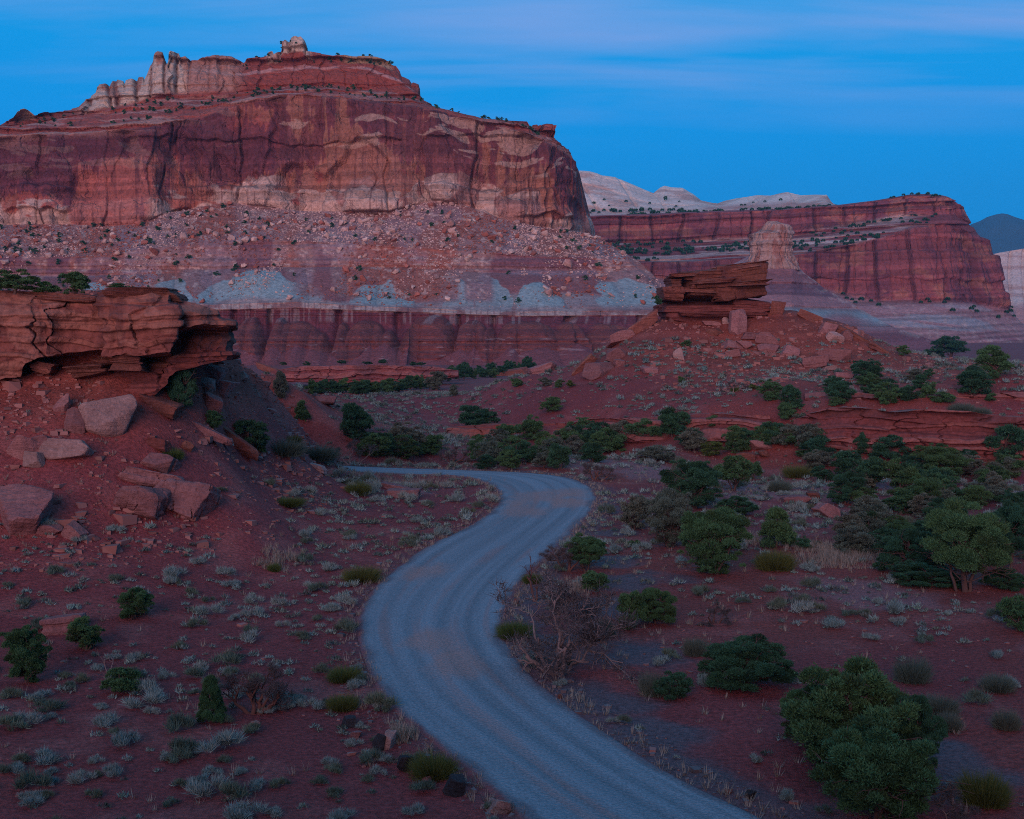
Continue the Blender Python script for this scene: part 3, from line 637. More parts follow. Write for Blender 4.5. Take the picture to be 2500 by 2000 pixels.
disp += mc * (10 * (b1 - 0.5) - 5 * g1 + 4 * (b2 - 0.5) - 2 * g2 + 3 * (fbm(A_ / 8, Z / 12, 4, 231) - 0.5)) + win(q, 2.0, 4.0, 0.05) * 18 * (steps(Zt + 5 * fbm(A_ / 50, Z / 60, 2, 3), 5, 33, 0.15) - 0.5) + win(q, 1.0, 2.0, 0.05) * 8 * (steps(Z + 16 * fbm(A_ / 40, Z / 60, 3, 4), 16, 34, 0.12) - 0.5) + mc * 14 * (ridge(A_ / 60 + 0.5 * fbm(A_ / 50, Z / 60, 3, 26), Z / 300, 2, 27) - 0.6)
disp += win(q, 0, 1, 0.05) * (10 * (ridge(A_ / 70, Z / 300, 3, 241) - 0.6) + 4 * (fbm(A_ / 6, Z / 4, 4, 243) - 0.5))
disp *= 1 - 0.75 * sm(TT, 2290, 2400) * sm(q, 1.9, 2.1)
S[..., 0] += nx[None, :] * disp; S[..., 1] += ny[None, :] * disp
C = np.empty(S.shape, np.float32); C[...] = (0.245, 0.075, 0.075)
qq = q + 0.2 * (fbm(A_ / 40, Z / 30, 3, 251) - 0.5)
paint(C, (0.30, 0.17, 0.17), 0.9 * (1 - sm(qq, 0.9, 1.05)))
for k_, (c_, a_) in enumerate((((0.22, 0.10, 0.12), 0.8), ((0.36, 0.22, 0.22), 0.7), ((0.28, 0.30, 0.32), 0.8))):
    paint(C, c_, a_ * (1 - sm(q, 0.85, 1.0)) * sm(fbm(A_ / 130, (Z + 0.1 * A_) / 9, 3, 261 + k_), 0.52, 0.62))
paint(C, (0.44, 0.33, 0.29), 0.5 * (1 - sm(q, 0.9, 1.0)) * sm(fbm(A_ / 5, Z / 4, 3, 271), 0.6, 0.7))
paint(C, (0.15, 0.05, 0.065), 0.7 * mc * sm(fbm(A_ / 20, Z / 60, 4, 273), 0.5, 0.6)); paint(C, (0.36, 0.15, 0.10), 0.6 * mc * sm(fbm(A_ / 24, Z / 14, 4, 277), 0.58, 0.7))
sl = win(qq, 2.0, 3.05, 0.1) * (1 - sm(TT, 2190, 2290))
paint(C, (0.50, 0.40, 0.36), 0.85 * sl * sm(fbm(A_ / 80, Zt / 3.6, 4, 279), 0.42, 0.50)); paint(C, (0.18, 0.06, 0.055), 0.6 * sl * sm(fbm(A_ / 80, Zt / 5, 3, 283), 0.56, 0.66))
bed = steps(Zt + 4 * fbm(A_ / 90, Z / 40, 3, 287), 2.6, 35, 0.25); C *= (0.70 + 0.6 * bed)[..., None]
paint(C, (0.07, 0.025, 0.03), 0.6 * mc * g1)
far_mat = tint_mat("far_rock", 0.25, 0.28, 0.4, 2.6, 0.8, joint=0.04)
C = np.concatenate([C, np.clip(mc + 0.4 * win(q, 2, 3), 0, 1)[..., None]], -1)
tag(link("distant_mesa", mesh_np("distant_mesa", S.reshape(-1, 3), grid_faces(*S.shape[:2]), C.reshape(-1, 4), True, far_mat)), kind='structure')
FARM = (S, q, TT)

# ---- white domes on its back
T = np.arange(1370, 2060.1, 2.0)
dome_sky = [(1370, 425), (1405, 420), (1415, 417), (1440, 419), (1456, 423), (1470, 429), (1502, 433), (1530, 445), (1568, 461), (1590, 470), (1596, 471), (1612, 458), (1622, 454), (1640, 458), (1665, 459), (1690, 473), (1711, 489), (1730, 494), (1752, 497), (1767, 491), (1800, 484), (1849, 477), (1880, 478), (1910, 471), (1925, 469), (1940, 474), (1956, 477), (1990, 475), (2018, 476), (2024, 484), (2033, 497), (2060, 506)]
D_ = [[(1370, 545, 1660), (1706, 535, 1660), (1910, 527, 1660), (2060, 512, 1640)],
      [(1370, 515, 1720), (1706, 512, 1720), (1910, 508, 1720), (2060, 508, 1680)],
      [(t_, v_, 1850) for t_, v_ in dome_sky], [(t_, v_ + 8, 2050) for t_, v_ in dome_sky]]
S, q, TT = curtain(D_, [16, 60, 4], T)
A_ = arc(S); Z = S[..., 2].copy()
cross = steps(Z + 0.25 * A_ * np.sin(A_ / 80) + 6 * fbm(A_ / 50, Z / 30, 3, 301), 5, 41, 0.3)
S[..., 1] -= win(q, 0.9, 2.0, 0.08) * (14 * (fbm(A_ / 40, Z / 40, 3, 303) - 0.5) + 5 * (cross - 0.5) - 8 * cracks(A_ + Z * 0.5, 60, 42, 0.04)[1])
C = np.empty(S.shape, np.float32); C[...] = (0.62, 0.54, 0.47)
C *= (0.85 + 0.3 * cross)[..., None]
paint(C, (0.45, 0.26, 0.20), 0.6 * sm(fbm(A_ / 60, Z / 12, 4, 305), 0.56, 0.68)); paint(C, (0.40, 0.17, 0.14), 0.7 * sm(TT, 1700, 1740) * (1 - sm(q, 1.1, 1.6)))
paint(C, (0.46, 0.36, 0.32), 0.8 * (1 - sm(q, 0.95, 1.1)))
tag(link("slickrock_hills", mesh_np("slickrock_hills", S.reshape(-1, 3), grid_faces(*S.shape[:2]), np.concatenate([C, np.full(S.shape[:2] + (1,), 0.35, np.float32)], -1).reshape(-1, 4), True, far_mat)), kind='structure')
DOME = (S, q, TT)

# ---- banded ridge with the pale rock tower, nearer than the far mesa
T = np.arange(1560, 2500.1, 2.0)
crest = [(1560, 770), (1640, 722), (1700, 690), (1760, 660), (1800, 640), (1826, 626), (1933, 627), (1961, 664), (2012, 704), (2063, 731), (2114, 762), (2165, 792), (2220, 812), (2267, 828), (2370, 852), (2500, 872)]
cr = lambda t_: float(np.interp(t_, [a_ for a_, _ in crest], [b_ for _, b_ in crest]))
R_ = [[(t_, 905, 900) for t_ in (1560, 2500)], [(t_, v_ + 0.55 * (900 - v_), 960) for t_, v_ in crest], [(t_, v_ + 0.22 * (900 - v_), 1030) for t_, v_ in crest], [(t_, v_, 1080) for t_, v_ in crest], [(t_, v_ + 10, 1130) for t_, v_ in crest], [(t_, v_ + 90, 1300) for t_, v_ in crest]]
S, q, TT = curtain(R_, [40, 50, 40, 8, 4], T)
A_ = arc(S); Z = S[..., 2].copy()
S[..., 1] -= (1 - sm(q, 2.9, 3.1)) * (14 * (ridge(A_ / 45, Z / 300, 3, 311) - 0.6) + 5 * (steps(Z + 2 * fbm(A_ / 40, Z / 30, 2, 3), 4, 43, 0.25) - 0.5) + 3 * (fbm(A_ / 5, Z / 4, 4, 313) - 0.5))
C = np.empty(S.shape, np.float32); C[...] = (0.30, 0.15, 0.15)
Zb = Z + 3 * fbm(A_ / 60, Z / 50, 3, 317)
paint(C, (0.33, 0.26, 0.28), 0.8 * win(Zb, 64, 200, 4)); paint(C, (0.31, 0.13, 0.13), 0.8 * win(Zb, 52, 64, 2)); paint(C, (0.21, 0.11, 0.13), 0.9 * win(Zb, 40, 52, 2)); paint(C, (0.33, 0.17, 0.17), 0.9 * win(Zb, 32, 40, 2))
paint(C, CLAY, 0.75 * win(Zb, 14, 30, 3) * sm(fbm(A_ / 50, Z / 30, 3, 319), 0.35, 0.5)); paint(C, (0.26, 0.08, 0.085), 0.8 * (1 - sm(Zb, 8, 16)))
paint(C, (0.50, 0.38, 0.33), 0.55 * sm(q, 2.3, 3.0) * sm(fbm(A_ / 4, Z / 3, 3, 321), 0.5, 0.62) * sm(TT, 1930, 1950))
C *= (0.8 + 0.4 * steps(Zb, 2.4, 45, 0.3))[..., None]
tag(link("badland_hill", mesh_np("badland_hill", S.reshape(-1, 3), grid_faces(*S.shape[:2]), np.concatenate([C, np.full(S.shape[:2] + (1,), 0.0, np.float32)], -1).reshape(-1, 4), True, far_mat)), kind='structure')

# ---- far white cliffs at the right edge, and the mountain on the horizon
T = np.arange(2330, 2900.1, 3.0)
W_ = [[(2330, 905, 2300), (2900, 905, 2300)], [(2330, 770, 2450), (2500, 742, 2450), (2900, 720, 2450)], [(2330, 740, 2480), (2500, 706, 2480), (2900, 690, 2480)], [(2330, 640, 2560), (2408, 625, 2560), (2440, 617, 2560), (2500, 607, 2560), (2700, 580, 2560), (2900, 590, 2560)], [(2330, 642, 2900), (2900, 592, 2900)]]
S, q, TT = curtain(W_, [20, 16, 50, 4], T)
A_ = arc(S); Z = S[..., 2].copy()
S[..., 1] -= win(q, 0.9, 3, 0.1) * (50 * (fbm(A_ / 90, Z / 120, 4, 331) - 0.5) - 10 * cracks(A_, 50, 46, 0.08)[1])
C = np.empty(S.shape, np.float32); C[...] = (0.52, 0.46, 0.42)
paint(C, (0.40, 0.27, 0.23), 0.7 * sm(fbm(A_ / 120, Z / 8, 4, 333), 0.52, 0.62)); paint(C, (0.34, 0.18, 0.17), 0.8 * (1 - sm(q, 0.9, 1.1)))
tag(link("white_hills", mesh_np("white_hills", S.reshape(-1, 3), grid_faces(*S.shape[:2]), np.concatenate([C, np.full(S.shape[:2] + (1,), 0.5, np.float32)], -1).reshape(-1, 4), True, far_mat)), kind='structure')
T = np.arange(2150, 3300.1, 6.0)
m_sky = [(2150, 640), (2250, 600), (2330, 570), (2370, 548), (2392, 540), (2410, 530), (2430, 524), (2447, 521), (2460, 523), (2478, 530), (2500, 537), (2560, 545), (2650, 520), (2800, 560), (3300, 640)]
M_ = [[(2150, 860, 8200), (3300, 860, 8200)], [(t_, 0.5 * (v_ + 800), 8900) for t_, v_ in m_sky], [(t_, v_, 9600) for t_, v_ in m_sky], [(t_, v_ + 40, 10200) for t_, v_ in m_sky]]
S, q, TT = curtain(M_, [20, 40, 4], T)
A_ = arc(S); Z = S[..., 2].copy()
S[..., 1] -= (1 - sm(q, 1.8, 2.0)) * 320 * (ridge(A_ / 600, Z / 900, 4, 341) - 0.6)
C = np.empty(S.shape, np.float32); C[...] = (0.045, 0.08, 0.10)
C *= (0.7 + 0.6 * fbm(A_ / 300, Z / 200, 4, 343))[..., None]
tag(link("mountain", mesh_np("mountain", S.reshape(-1, 3), grid_faces(*S.shape[:2]), np.concatenate([C, np.full(S.shape[:2] + (1,), 0.0, np.float32)], -1).reshape(-1, 4), True, far_mat)), kind='structure')
# ------------------------------------------------------------------ rocks
_cs = {}
def cube_sphere(n):
    if n in _cs: return _cs[n]
    g = np.linspace(-1, 1, n + 1); a, b = np.meshgrid(g, g, indexing='ij'); one = np.ones_like(a)
    V, F = [], []
    for k, (P) in enumerate(((one, a, b), (-one, b, a), (b, one, a), (a, -one, b), (a, b, one), (b, a, -one))):
        base = k * (n + 1) ** 2
        V.append(np.stack(P, -1).reshape(-1, 3)); F.append(grid_faces(n + 1, n + 1) + base)
    V = np.concatenate(V); F = np.concatenate(F)
    key = np.round(V * 1e5).astype(np.int64); _, first, inv = np.unique(key, axis=0, return_index=True, return_inverse=True)
    _cs[n] = (V[first], inv.ravel()[F]); return _cs[n]
def rock(seed, n=14, planes=13, box=0.0, p=22, rough=0.05, strata=0.0, nlay=7, flat=1.0, crack=0.0, tilt=0.0):
    """angular stone in a unit box (-0.5..0.5): cut by random planes, weathered, optionally bedded and jointed. Returns V, F"""
    r = np.random.RandomState(seed)
    cv, F = cube_sphere(n)
    D = cv / np.linalg.norm(cv, axis=1, keepdims=True)
    N = r.normal(size=(planes, 3)); N /= np.linalg.norm(N, axis=1, keepdims=True)
    H = r.uniform(0.75, 1.12, planes)
    if box > 0:
        ax = np.vstack([np.eye(3), -np.eye(3)]) + r.normal(size=(6, 3)) * 0.20 * (1.5 - box); ax /= np.linalg.norm(ax, axis=1, keepdims=True)
        N = np.vstack([N, ax]); H = np.r_[H * (1 + 0.28 * box), np.full(6, 0.8) * r.uniform(0.88, 1.1, 6)]
    s = np.maximum(D @ N.T, 0) / H
    rad = (s ** p).sum(1) ** (-1 / p)
    P = D * rad[:, None]
    P *= 0.62
    off = r.rand(3) * 50
    if strata > 0:
        z = P[:, 2] + 0.22 * (fbm3(P * 1.7 + off, 3, seed) - 0.5) + tilt * P[:, 0]
        st = steps(z, 1.0 / nlay, seed, 0.35)
        k = 1 + strata * (st - 0.6)
        P[:, 0] *= k; P[:, 1] *= k
    if crack > 0:
        c, g = cracks(P[:, 0] * 3 + P[:, 1] * 1.6 + 0.6 * P[:, 2] * (r.rand() - 0.5) + 1.3 * fbm3(P * 1.6 + off, 3, 5), 1.0, seed, 0.03)
        g = g * sm(fbm3(P * 2.2 + off, 2, 8), 0.42, 0.55)
        P *= (1 - crack * g - 0.5 * crack * (c - 0.5))[:, None]
    P *= (1 + (0.10 + rough) * 2 * (fbm3(P * 1.2 + off, 2, 31) - 0.5))[:, None]
    P *= (1 + rough * 2.4 * (fbm3(P * 3.1 + off, 4, seed % 17) - 0.5) + rough * 1.1 * (fbm3(P * 9 + off, 4, 5, 0.6) - 0.5))[:, None]
    P /= np.ptp(P, axis=0).max() * 0 + np.ptp(P, axis=0)
    P -= (P.max(0) + P.min(0)) / 2
    return P, F

def stone_mat(name, c0, c1, stain=(0.10, 0.045, 0.045), amount=0.35, scale=1.0, bed=0.0):
    m, t = new_mat(name)
    oi = t.n('ShaderNodeObjectInfo').outputs
    v2 = t.n('ShaderNodeNewGeometry').outputs['Position']
    big = t.noise(v2, 0.45 * scale, 5, 0.6); fine = t.noise(v2, 4.0 * scale, 6, 0.75)
    c = t.mix(t.ramp(big, [(0.35, (0, 0, 0)), (0.65, (1, 1, 1))]), (*c0, 1), (*c1, 1))
    c = t.mix(1.0, c, t.ramp(fine, [(0.3, (0.68,) * 3), (0.7, (1.32,) * 3)]), 'MULTIPLY')
    lay = t.noise(t.n('ShaderNodeMapping', {'Vector': v2, 'Scale': (0.3, 0.3, 3.4)}).outputs[0], 1.0 * scale, 6, 0.7)
    c = t.mix(1.0, c, t.ramp(lay, [(0.3, (1 - bed,) * 3), (0.7, (1 + bed,) * 3)]), 'MULTIPLY')
    st = t.noise(t.n('ShaderNodeMapping', {'Vector': v2, 'Scale': (1.2, 1.2, 0.35)}).outputs[0], 0.8 * scale, 5, 0.65)
    c = t.mix(t.ramp(st, [(0.54, (0, 0, 0)), (0.66, (amount,) * 3)]), c, (*stain, 1))
    k = t.n('ShaderNodeMapRange', {0: oi['Random'], 3: 0.8, 4: 1.2}).outputs[0]
    c = t.mix(1.0, c, t.n('ShaderNodeCombineColor', {0: k, 1: k, 2: k}).outputs[0], 'MULTIPLY')
    return finish(m, t, c, 0.92, t.math('ADD', fine, t.math('MULTIPLY', lay, 1.1)), 0.22, 1.0)
M_RED = stone_mat("red_sandstone", (0.17, 0.062, 0.052), (0.235, 0.098, 0.07), bed=0.28)
M_BUTTE = stone_mat("butte_sandstone", (0.155, 0.056, 0.045), (0.205, 0.082, 0.058), amount=0.45, bed=0.35, scale=0.6)
M_SHALE = stone_mat("red_shale", (0.145, 0.046, 0.042), (0.19, 0.064, 0.054), amount=0.2, bed=0.4)
M_SLAB = stone_mat("fallen_sandstone", (0.225, 0.105, 0.105), (0.28, 0.14, 0.132), amount=0.25, bed=0.12)
M_PALE = stone_mat("pale_sandstone", (0.29, 0.18, 0.165), (0.36, 0.235, 0.21), amount=0.25, bed=0.12)
M_DARK = stone_mat("dark_basalt", (0.035, 0.035, 0.042), (0.06, 0.055, 0.06), amount=0.1, scale=2)
M_TALUS = stone_mat("talus_rock", (0.33, 0.18, 0.155), (0.52, 0.40, 0.34), amount=0.2, scale=0.2)
M_TALUS_R = stone_mat("red_talus_rock", (0.26, 0.085, 0.06), (0.33, 0.13, 0.10), amount=0.2, scale=0.2)

_rk = {}
def rock_mesh(name, key, mat, smooth, **kw):
    k = (key, mat.name, tuple(sorted(kw.items())))
    if k not in _rk:
        P, F = rock(key, **kw); _rk[k] = mesh_np(name, P, F, None, smooth, mat)
    return _rk[k]
def stone(name, label, cat, u, v, w, h, mat, seed, depth=None, Y=None, sink=0.22, rot=(0, 0, 0), group=None, n=16, parent=None, smooth=False, **kw):
    """a stone whose foot is at pixel (u, v) and that looks w by h photo pixels; rests on the ground unless Y is given"""
    if Y is None:
        p = hit(u, v)
    else:
        p = at(u, v, Y)
    s = p[1] / FPX
    W, H = w * s, h * s
    Dp = depth if depth else 0.8 * W
    o = link(name, rock_mesh(name, seed, mat, smooth, n=n, **kw), parent)
    o.location = (p[0], p[1] + (0.25 * Dp if Y is None else 0.5 * Dp), p[2] + H * (0.5 - sink))
    o.scale = (W, Dp, H * (1 + sink * 0.5)); o.rotation_euler = tuple(R(a) for a in rot)
    if label: tag(o, label, cat, group)
    return o

# ---- outcrop on the left hillside: parts are its beds and blocks
def outcrop(name, label, cat, items):
    p0 = at(*items[0][2:4], items[0][4]) if items[0][4] else hit(*items[0][2:4])
    e = link(name, None, loc=(p0[0], p0[1], p0[2])); tag(e, label, cat)
    inv = Vector(e.location)
    for nm, lab, u, v, Y, w, h, dep, mat, seed, rot, kw in items:
        o = stone(nm, None, None, u, v, w, h, mat, seed, depth=dep, Y=Y, sink=0.0, rot=rot, parent=e, **kw)
        o.location = Vector(o.location) - inv
        if lab: o["label"] = lab
    return e
B = dict(box=0.7, planes=12, p=26, rough=0.11, strata=0.16, nlay=7, n=56, crack=0.025)
BL = dict(box=0.8, planes=8, p=30, rough=0.09, strata=0.24, nlay=9, n=44, crack=0.02)
OUT = outcrop("sandstone_outcrop", "massive red sandstone outcrop with overhanging ledges on the left hillside", "rock outcrop", [
    ("cap_slab", "rounded slab lying on top of the square buttress", 333, 733, 81.6, 182, 34, 5, M_RED, 18, (0, 2, 3), dict(BL, strata=0.16, nlay=4)),
    ("cap_slab", None, 95, 738, 82.5, 290, 26, 7, M_RED, 19, (0, 3, 0), dict(BL, strata=0.2, nlay=3)),
    ("ledge", None, 300, 912, 82.0, 95, 44, 3, M_RED, 28, (0, 3, 8), BL),
    ("ledge", None, 205, 930, 82.0, 115, 40, 3, M_RED, 29, (0, -3, 5), BL),
    ("ledge", None, 95, 915, 82.2, 60, 34, 2, M_RED, 33, (0, 18, 5), BL),
    ("shale_bed", None, 400, 940, 86, 130, 75, 5, M_SHALE, 30, (0, 8, -5), BL),
])
# the continuous, finely bedded face of the outcrop: foot, shelf, recess, lip, brow, top, back
_T = np.arange(-330, 549.1, 1.1)
_foot = [(-330, 1040), (0, 1000), (160, 1000), (345, 1000), (380, 965), (440, 905), (549, 880)]
_shelf = [(-330, 965), (0, 940), (60, 915), (200, 893), (330, 900), (400, 900), (430, 880), (470, 852), (549, 846)]
_rec = [(-330, 955), (0, 925), (60, 890), (160, 872), (240, 868), (330, 880), (420, 872), (430, 820), (470, 806), (549, 812)]
_lip = [(-330, 960), (0, 925), (42, 922), (56, 890), (90, 872), (160, 864), (236, 850), (246, 869), (330, 867), (424, 858), (430, 806), (447, 797), (500, 793), (549, 800)]
_brow = [(-330, 760), (0, 770), (120, 765), (236, 762), (247, 744), (330, 738), (418, 740), (428, 752), (500, 768), (549, 785)]
_top = [(-330, 705), (0, 716), (160, 724), (238, 722), (246, 712), (330, 710), (414, 712), (424, 730), (480, 744), (522, 757), (532, 772), (549, 784)]
_fw = lambda t_: 0.9 * float(sm(np.array(t_), 243, 250) * (1 - sm(np.array(t_), 420, 430))) + 1.6 * float(1 - sm(np.array(t_), 60, 190)) - 0.35 * float(sm(np.array(t_), 425, 440))
def _lv(pts, Y, k=1.0):
    tt_ = np.arange(-330, 550, 4.0); v_ = np.interp(tt_, [p[0] for p in pts], [p[1] for p in pts])
    return [(t_, vv, Y - k * _fw(t_) + 1.6 * float(sm(np.array(t_), 480, 549))) for t_, vv in zip(tt_, v_)]
S, q, TT = curtain([_lv(_foot, 84.0, 0.3), _lv(_shelf, 84.6, 0.3), _lv(_rec, 86.2, 0.2), _lv(_lip, 82.6), _lv(_brow, 82.9), _lv(_top, 83.9), _lv([(t_, v_ + 1) for t_, v_ in _top], 93.0, 0.3), _lv([(t_, v_ + 40) for t_, v_ in _top], 94.0, 0.3)], [34, 12, 14, 70, 26, 6, 3], _T, wrap=(-1.5, 9, 0), nwrap=60)
A_ = arc(S); Z = S[..., 2].copy()
lay = steps(Z + 1.6 * (fbm(A_ / 7, Z / 2.5, 4, 851) - 0.5), 0.34, 851, 0.22); lay2 = steps(Z + 2.2 * (fbm(A_ / 9, Z / 4, 4, 852) - 0.5), 0.95, 853, 0.15)
b, g = cracks(A_ + 4.5 * (fbm(A_ / 3, Z / 1.4, 4, 854) - 0.5), 2.6, 855, 0.02); g = g * sm(fbm(A_ / 3, Z / 1.0, 3, 856), 0.5, 0.6)
blk = steps(A_ + 3.0 * (fbm(A_ / 3, Z / 2.0, 3, 857) - 0.5), 1.7, 858, 0.12)
env = win(q, 0.0, 5.4, 0.15)
face = win(q, 2.9, 5.1, 0.1); low_ = 1 - sm(q, 0.9, 1.15)
d = env * (0.42 * (lay - 0.5) * (1 + 0.6 * low_) + 0.75 * (lay2 - 0.5) + 0.55 * (b - 0.5) + 0.6 * (blk - 0.5) * sm(lay2, 0.3, 0.6) - 0.35 * g + 1.5 * (fbm(A_ / 4, Z / 2.2, 4, 859) - 0.5) + 0.30 * (fbm(A_ / 0.5, Z / 0.35, 4, 860) - 0.5))
nx, ny = horizontal_normal(S)
S[..., 0] += nx[None, :] * d; S[..., 1] += ny[None, :] * d; S[..., 2] += sm(q, 4.6, 5.2) * 0.5 * (fbm(A_ / 1.6, q * 2, 4, 861) - 0.5) - face * (1 - sm(q, 3.0, 3.5)) * 0.5 * (fbm(A_ / 1.1, Z * 0, 4, 862) - 0.5)
C = np.empty(S.shape, np.float32); C[...] = (0.185, 0.068, 0.056)
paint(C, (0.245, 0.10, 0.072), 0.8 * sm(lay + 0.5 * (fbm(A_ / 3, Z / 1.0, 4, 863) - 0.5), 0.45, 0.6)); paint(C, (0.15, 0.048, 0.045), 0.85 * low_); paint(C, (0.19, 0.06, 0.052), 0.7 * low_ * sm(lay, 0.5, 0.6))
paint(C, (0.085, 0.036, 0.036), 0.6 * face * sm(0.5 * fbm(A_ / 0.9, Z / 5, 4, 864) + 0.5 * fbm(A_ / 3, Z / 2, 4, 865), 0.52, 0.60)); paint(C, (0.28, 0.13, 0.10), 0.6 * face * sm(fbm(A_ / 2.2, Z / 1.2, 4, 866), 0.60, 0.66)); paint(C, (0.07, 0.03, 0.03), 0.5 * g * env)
LEDGE_M = tint_mat("ledge_rock", 2.2, 0.34, 6.0, 0.12, 0.9)
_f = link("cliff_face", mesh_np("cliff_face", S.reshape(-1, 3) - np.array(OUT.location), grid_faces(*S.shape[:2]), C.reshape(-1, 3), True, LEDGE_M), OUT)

# ---- butte on the hill
CB = dict(box=0.95, planes=10, p=32, rough=0.10, n=60)
outcrop("sandstone_butte", "flat-topped red sandstone butte balanced on the red hill", "butte", [
    ("shale_bed", None, 1745, 800, 203, 262, 76, 12, M_SHALE, 41, (0, 0, 4), dict(BL, nlay=9, strata=0.12, n=44)),
    ("shale_bed", None, 1830, 790, 204, 120, 68, 10, M_SHALE, 42, (0, 3, 0), dict(BL, nlay=9, strata=0.16)),
    ("caprock", None, 1718, 738, 201.5, 100, 84, 11, M_BUTTE, 43, (0, -2, 4), dict(CB, strata=0.13, nlay=8, crack=0.05)),
    ("caprock", "long overhanging block at the right of the cap", 1818, 731, 202, 164, 94, 12, M_BUTTE, 44, (0, -6, 2), dict(CB, strata=0.20, nlay=8, crack=0.08)),
    ("caprock", "small split-off block at the left end of the cap", 1641, 737, 202, 56, 40, 9, M_BUTTE, 45, (0, 2, 5), dict(CB, strata=0.14, nlay=7)),
    ("caprock", None, 1650, 702, 202, 32, 26, 7, M_BUTTE, 46, (0, -4, 5), dict(CB, strata=0.14, nlay=7)),
    ("cap_slab", None, 1722, 682, 202, 112, 22, 10, M_BUTTE, 47, (0, -4, 3), dict(BL, nlay=4, strata=0.16, n=30)),
    ("cap_slab", "thin slab jutting left over the split-off block", 1672, 677, 201.6, 74, 11, 8, M_BUTTE, 48, (0, -3, 0), dict(BL, nlay=2, n=26)),
    ("cap_slab", None, 1800, 664, 202.5, 160, 22, 11, M_BUTTE, 49, (0, -9, 2), dict(BL, nlay=4, strata=0.2, n=32)),
    ("cap_slab", None, 1836, 700, 200.6, 128, 17, 10, M_BUTTE, 52, (0, -5, 2), dict(BL, nlay=3, n=32)),
    ("cap_slab", None, 1704, 716, 200.8, 84, 15, 10, M_BUTTE, 53, (0, 2, 4), dict(BL, nlay=3, n=28)),
    ("cap_slab", None, 1750, 693, 200.9, 130, 15, 10, M_BUTTE, 54, (0, -4, 2), dict(BL, nlay=3, n=32)),
    ("shale_bed", None, 1765, 778, 201.4, 225, 20, 12, M_SHALE, 55, (0, 1, 3), dict(BL, nlay=4)),
    ("cap_slab", None, 1840, 652, 203, 80, 12, 8, M_BUTTE, 50, (0, -9, 2), dict(BL, nlay=2, n=24)),
])

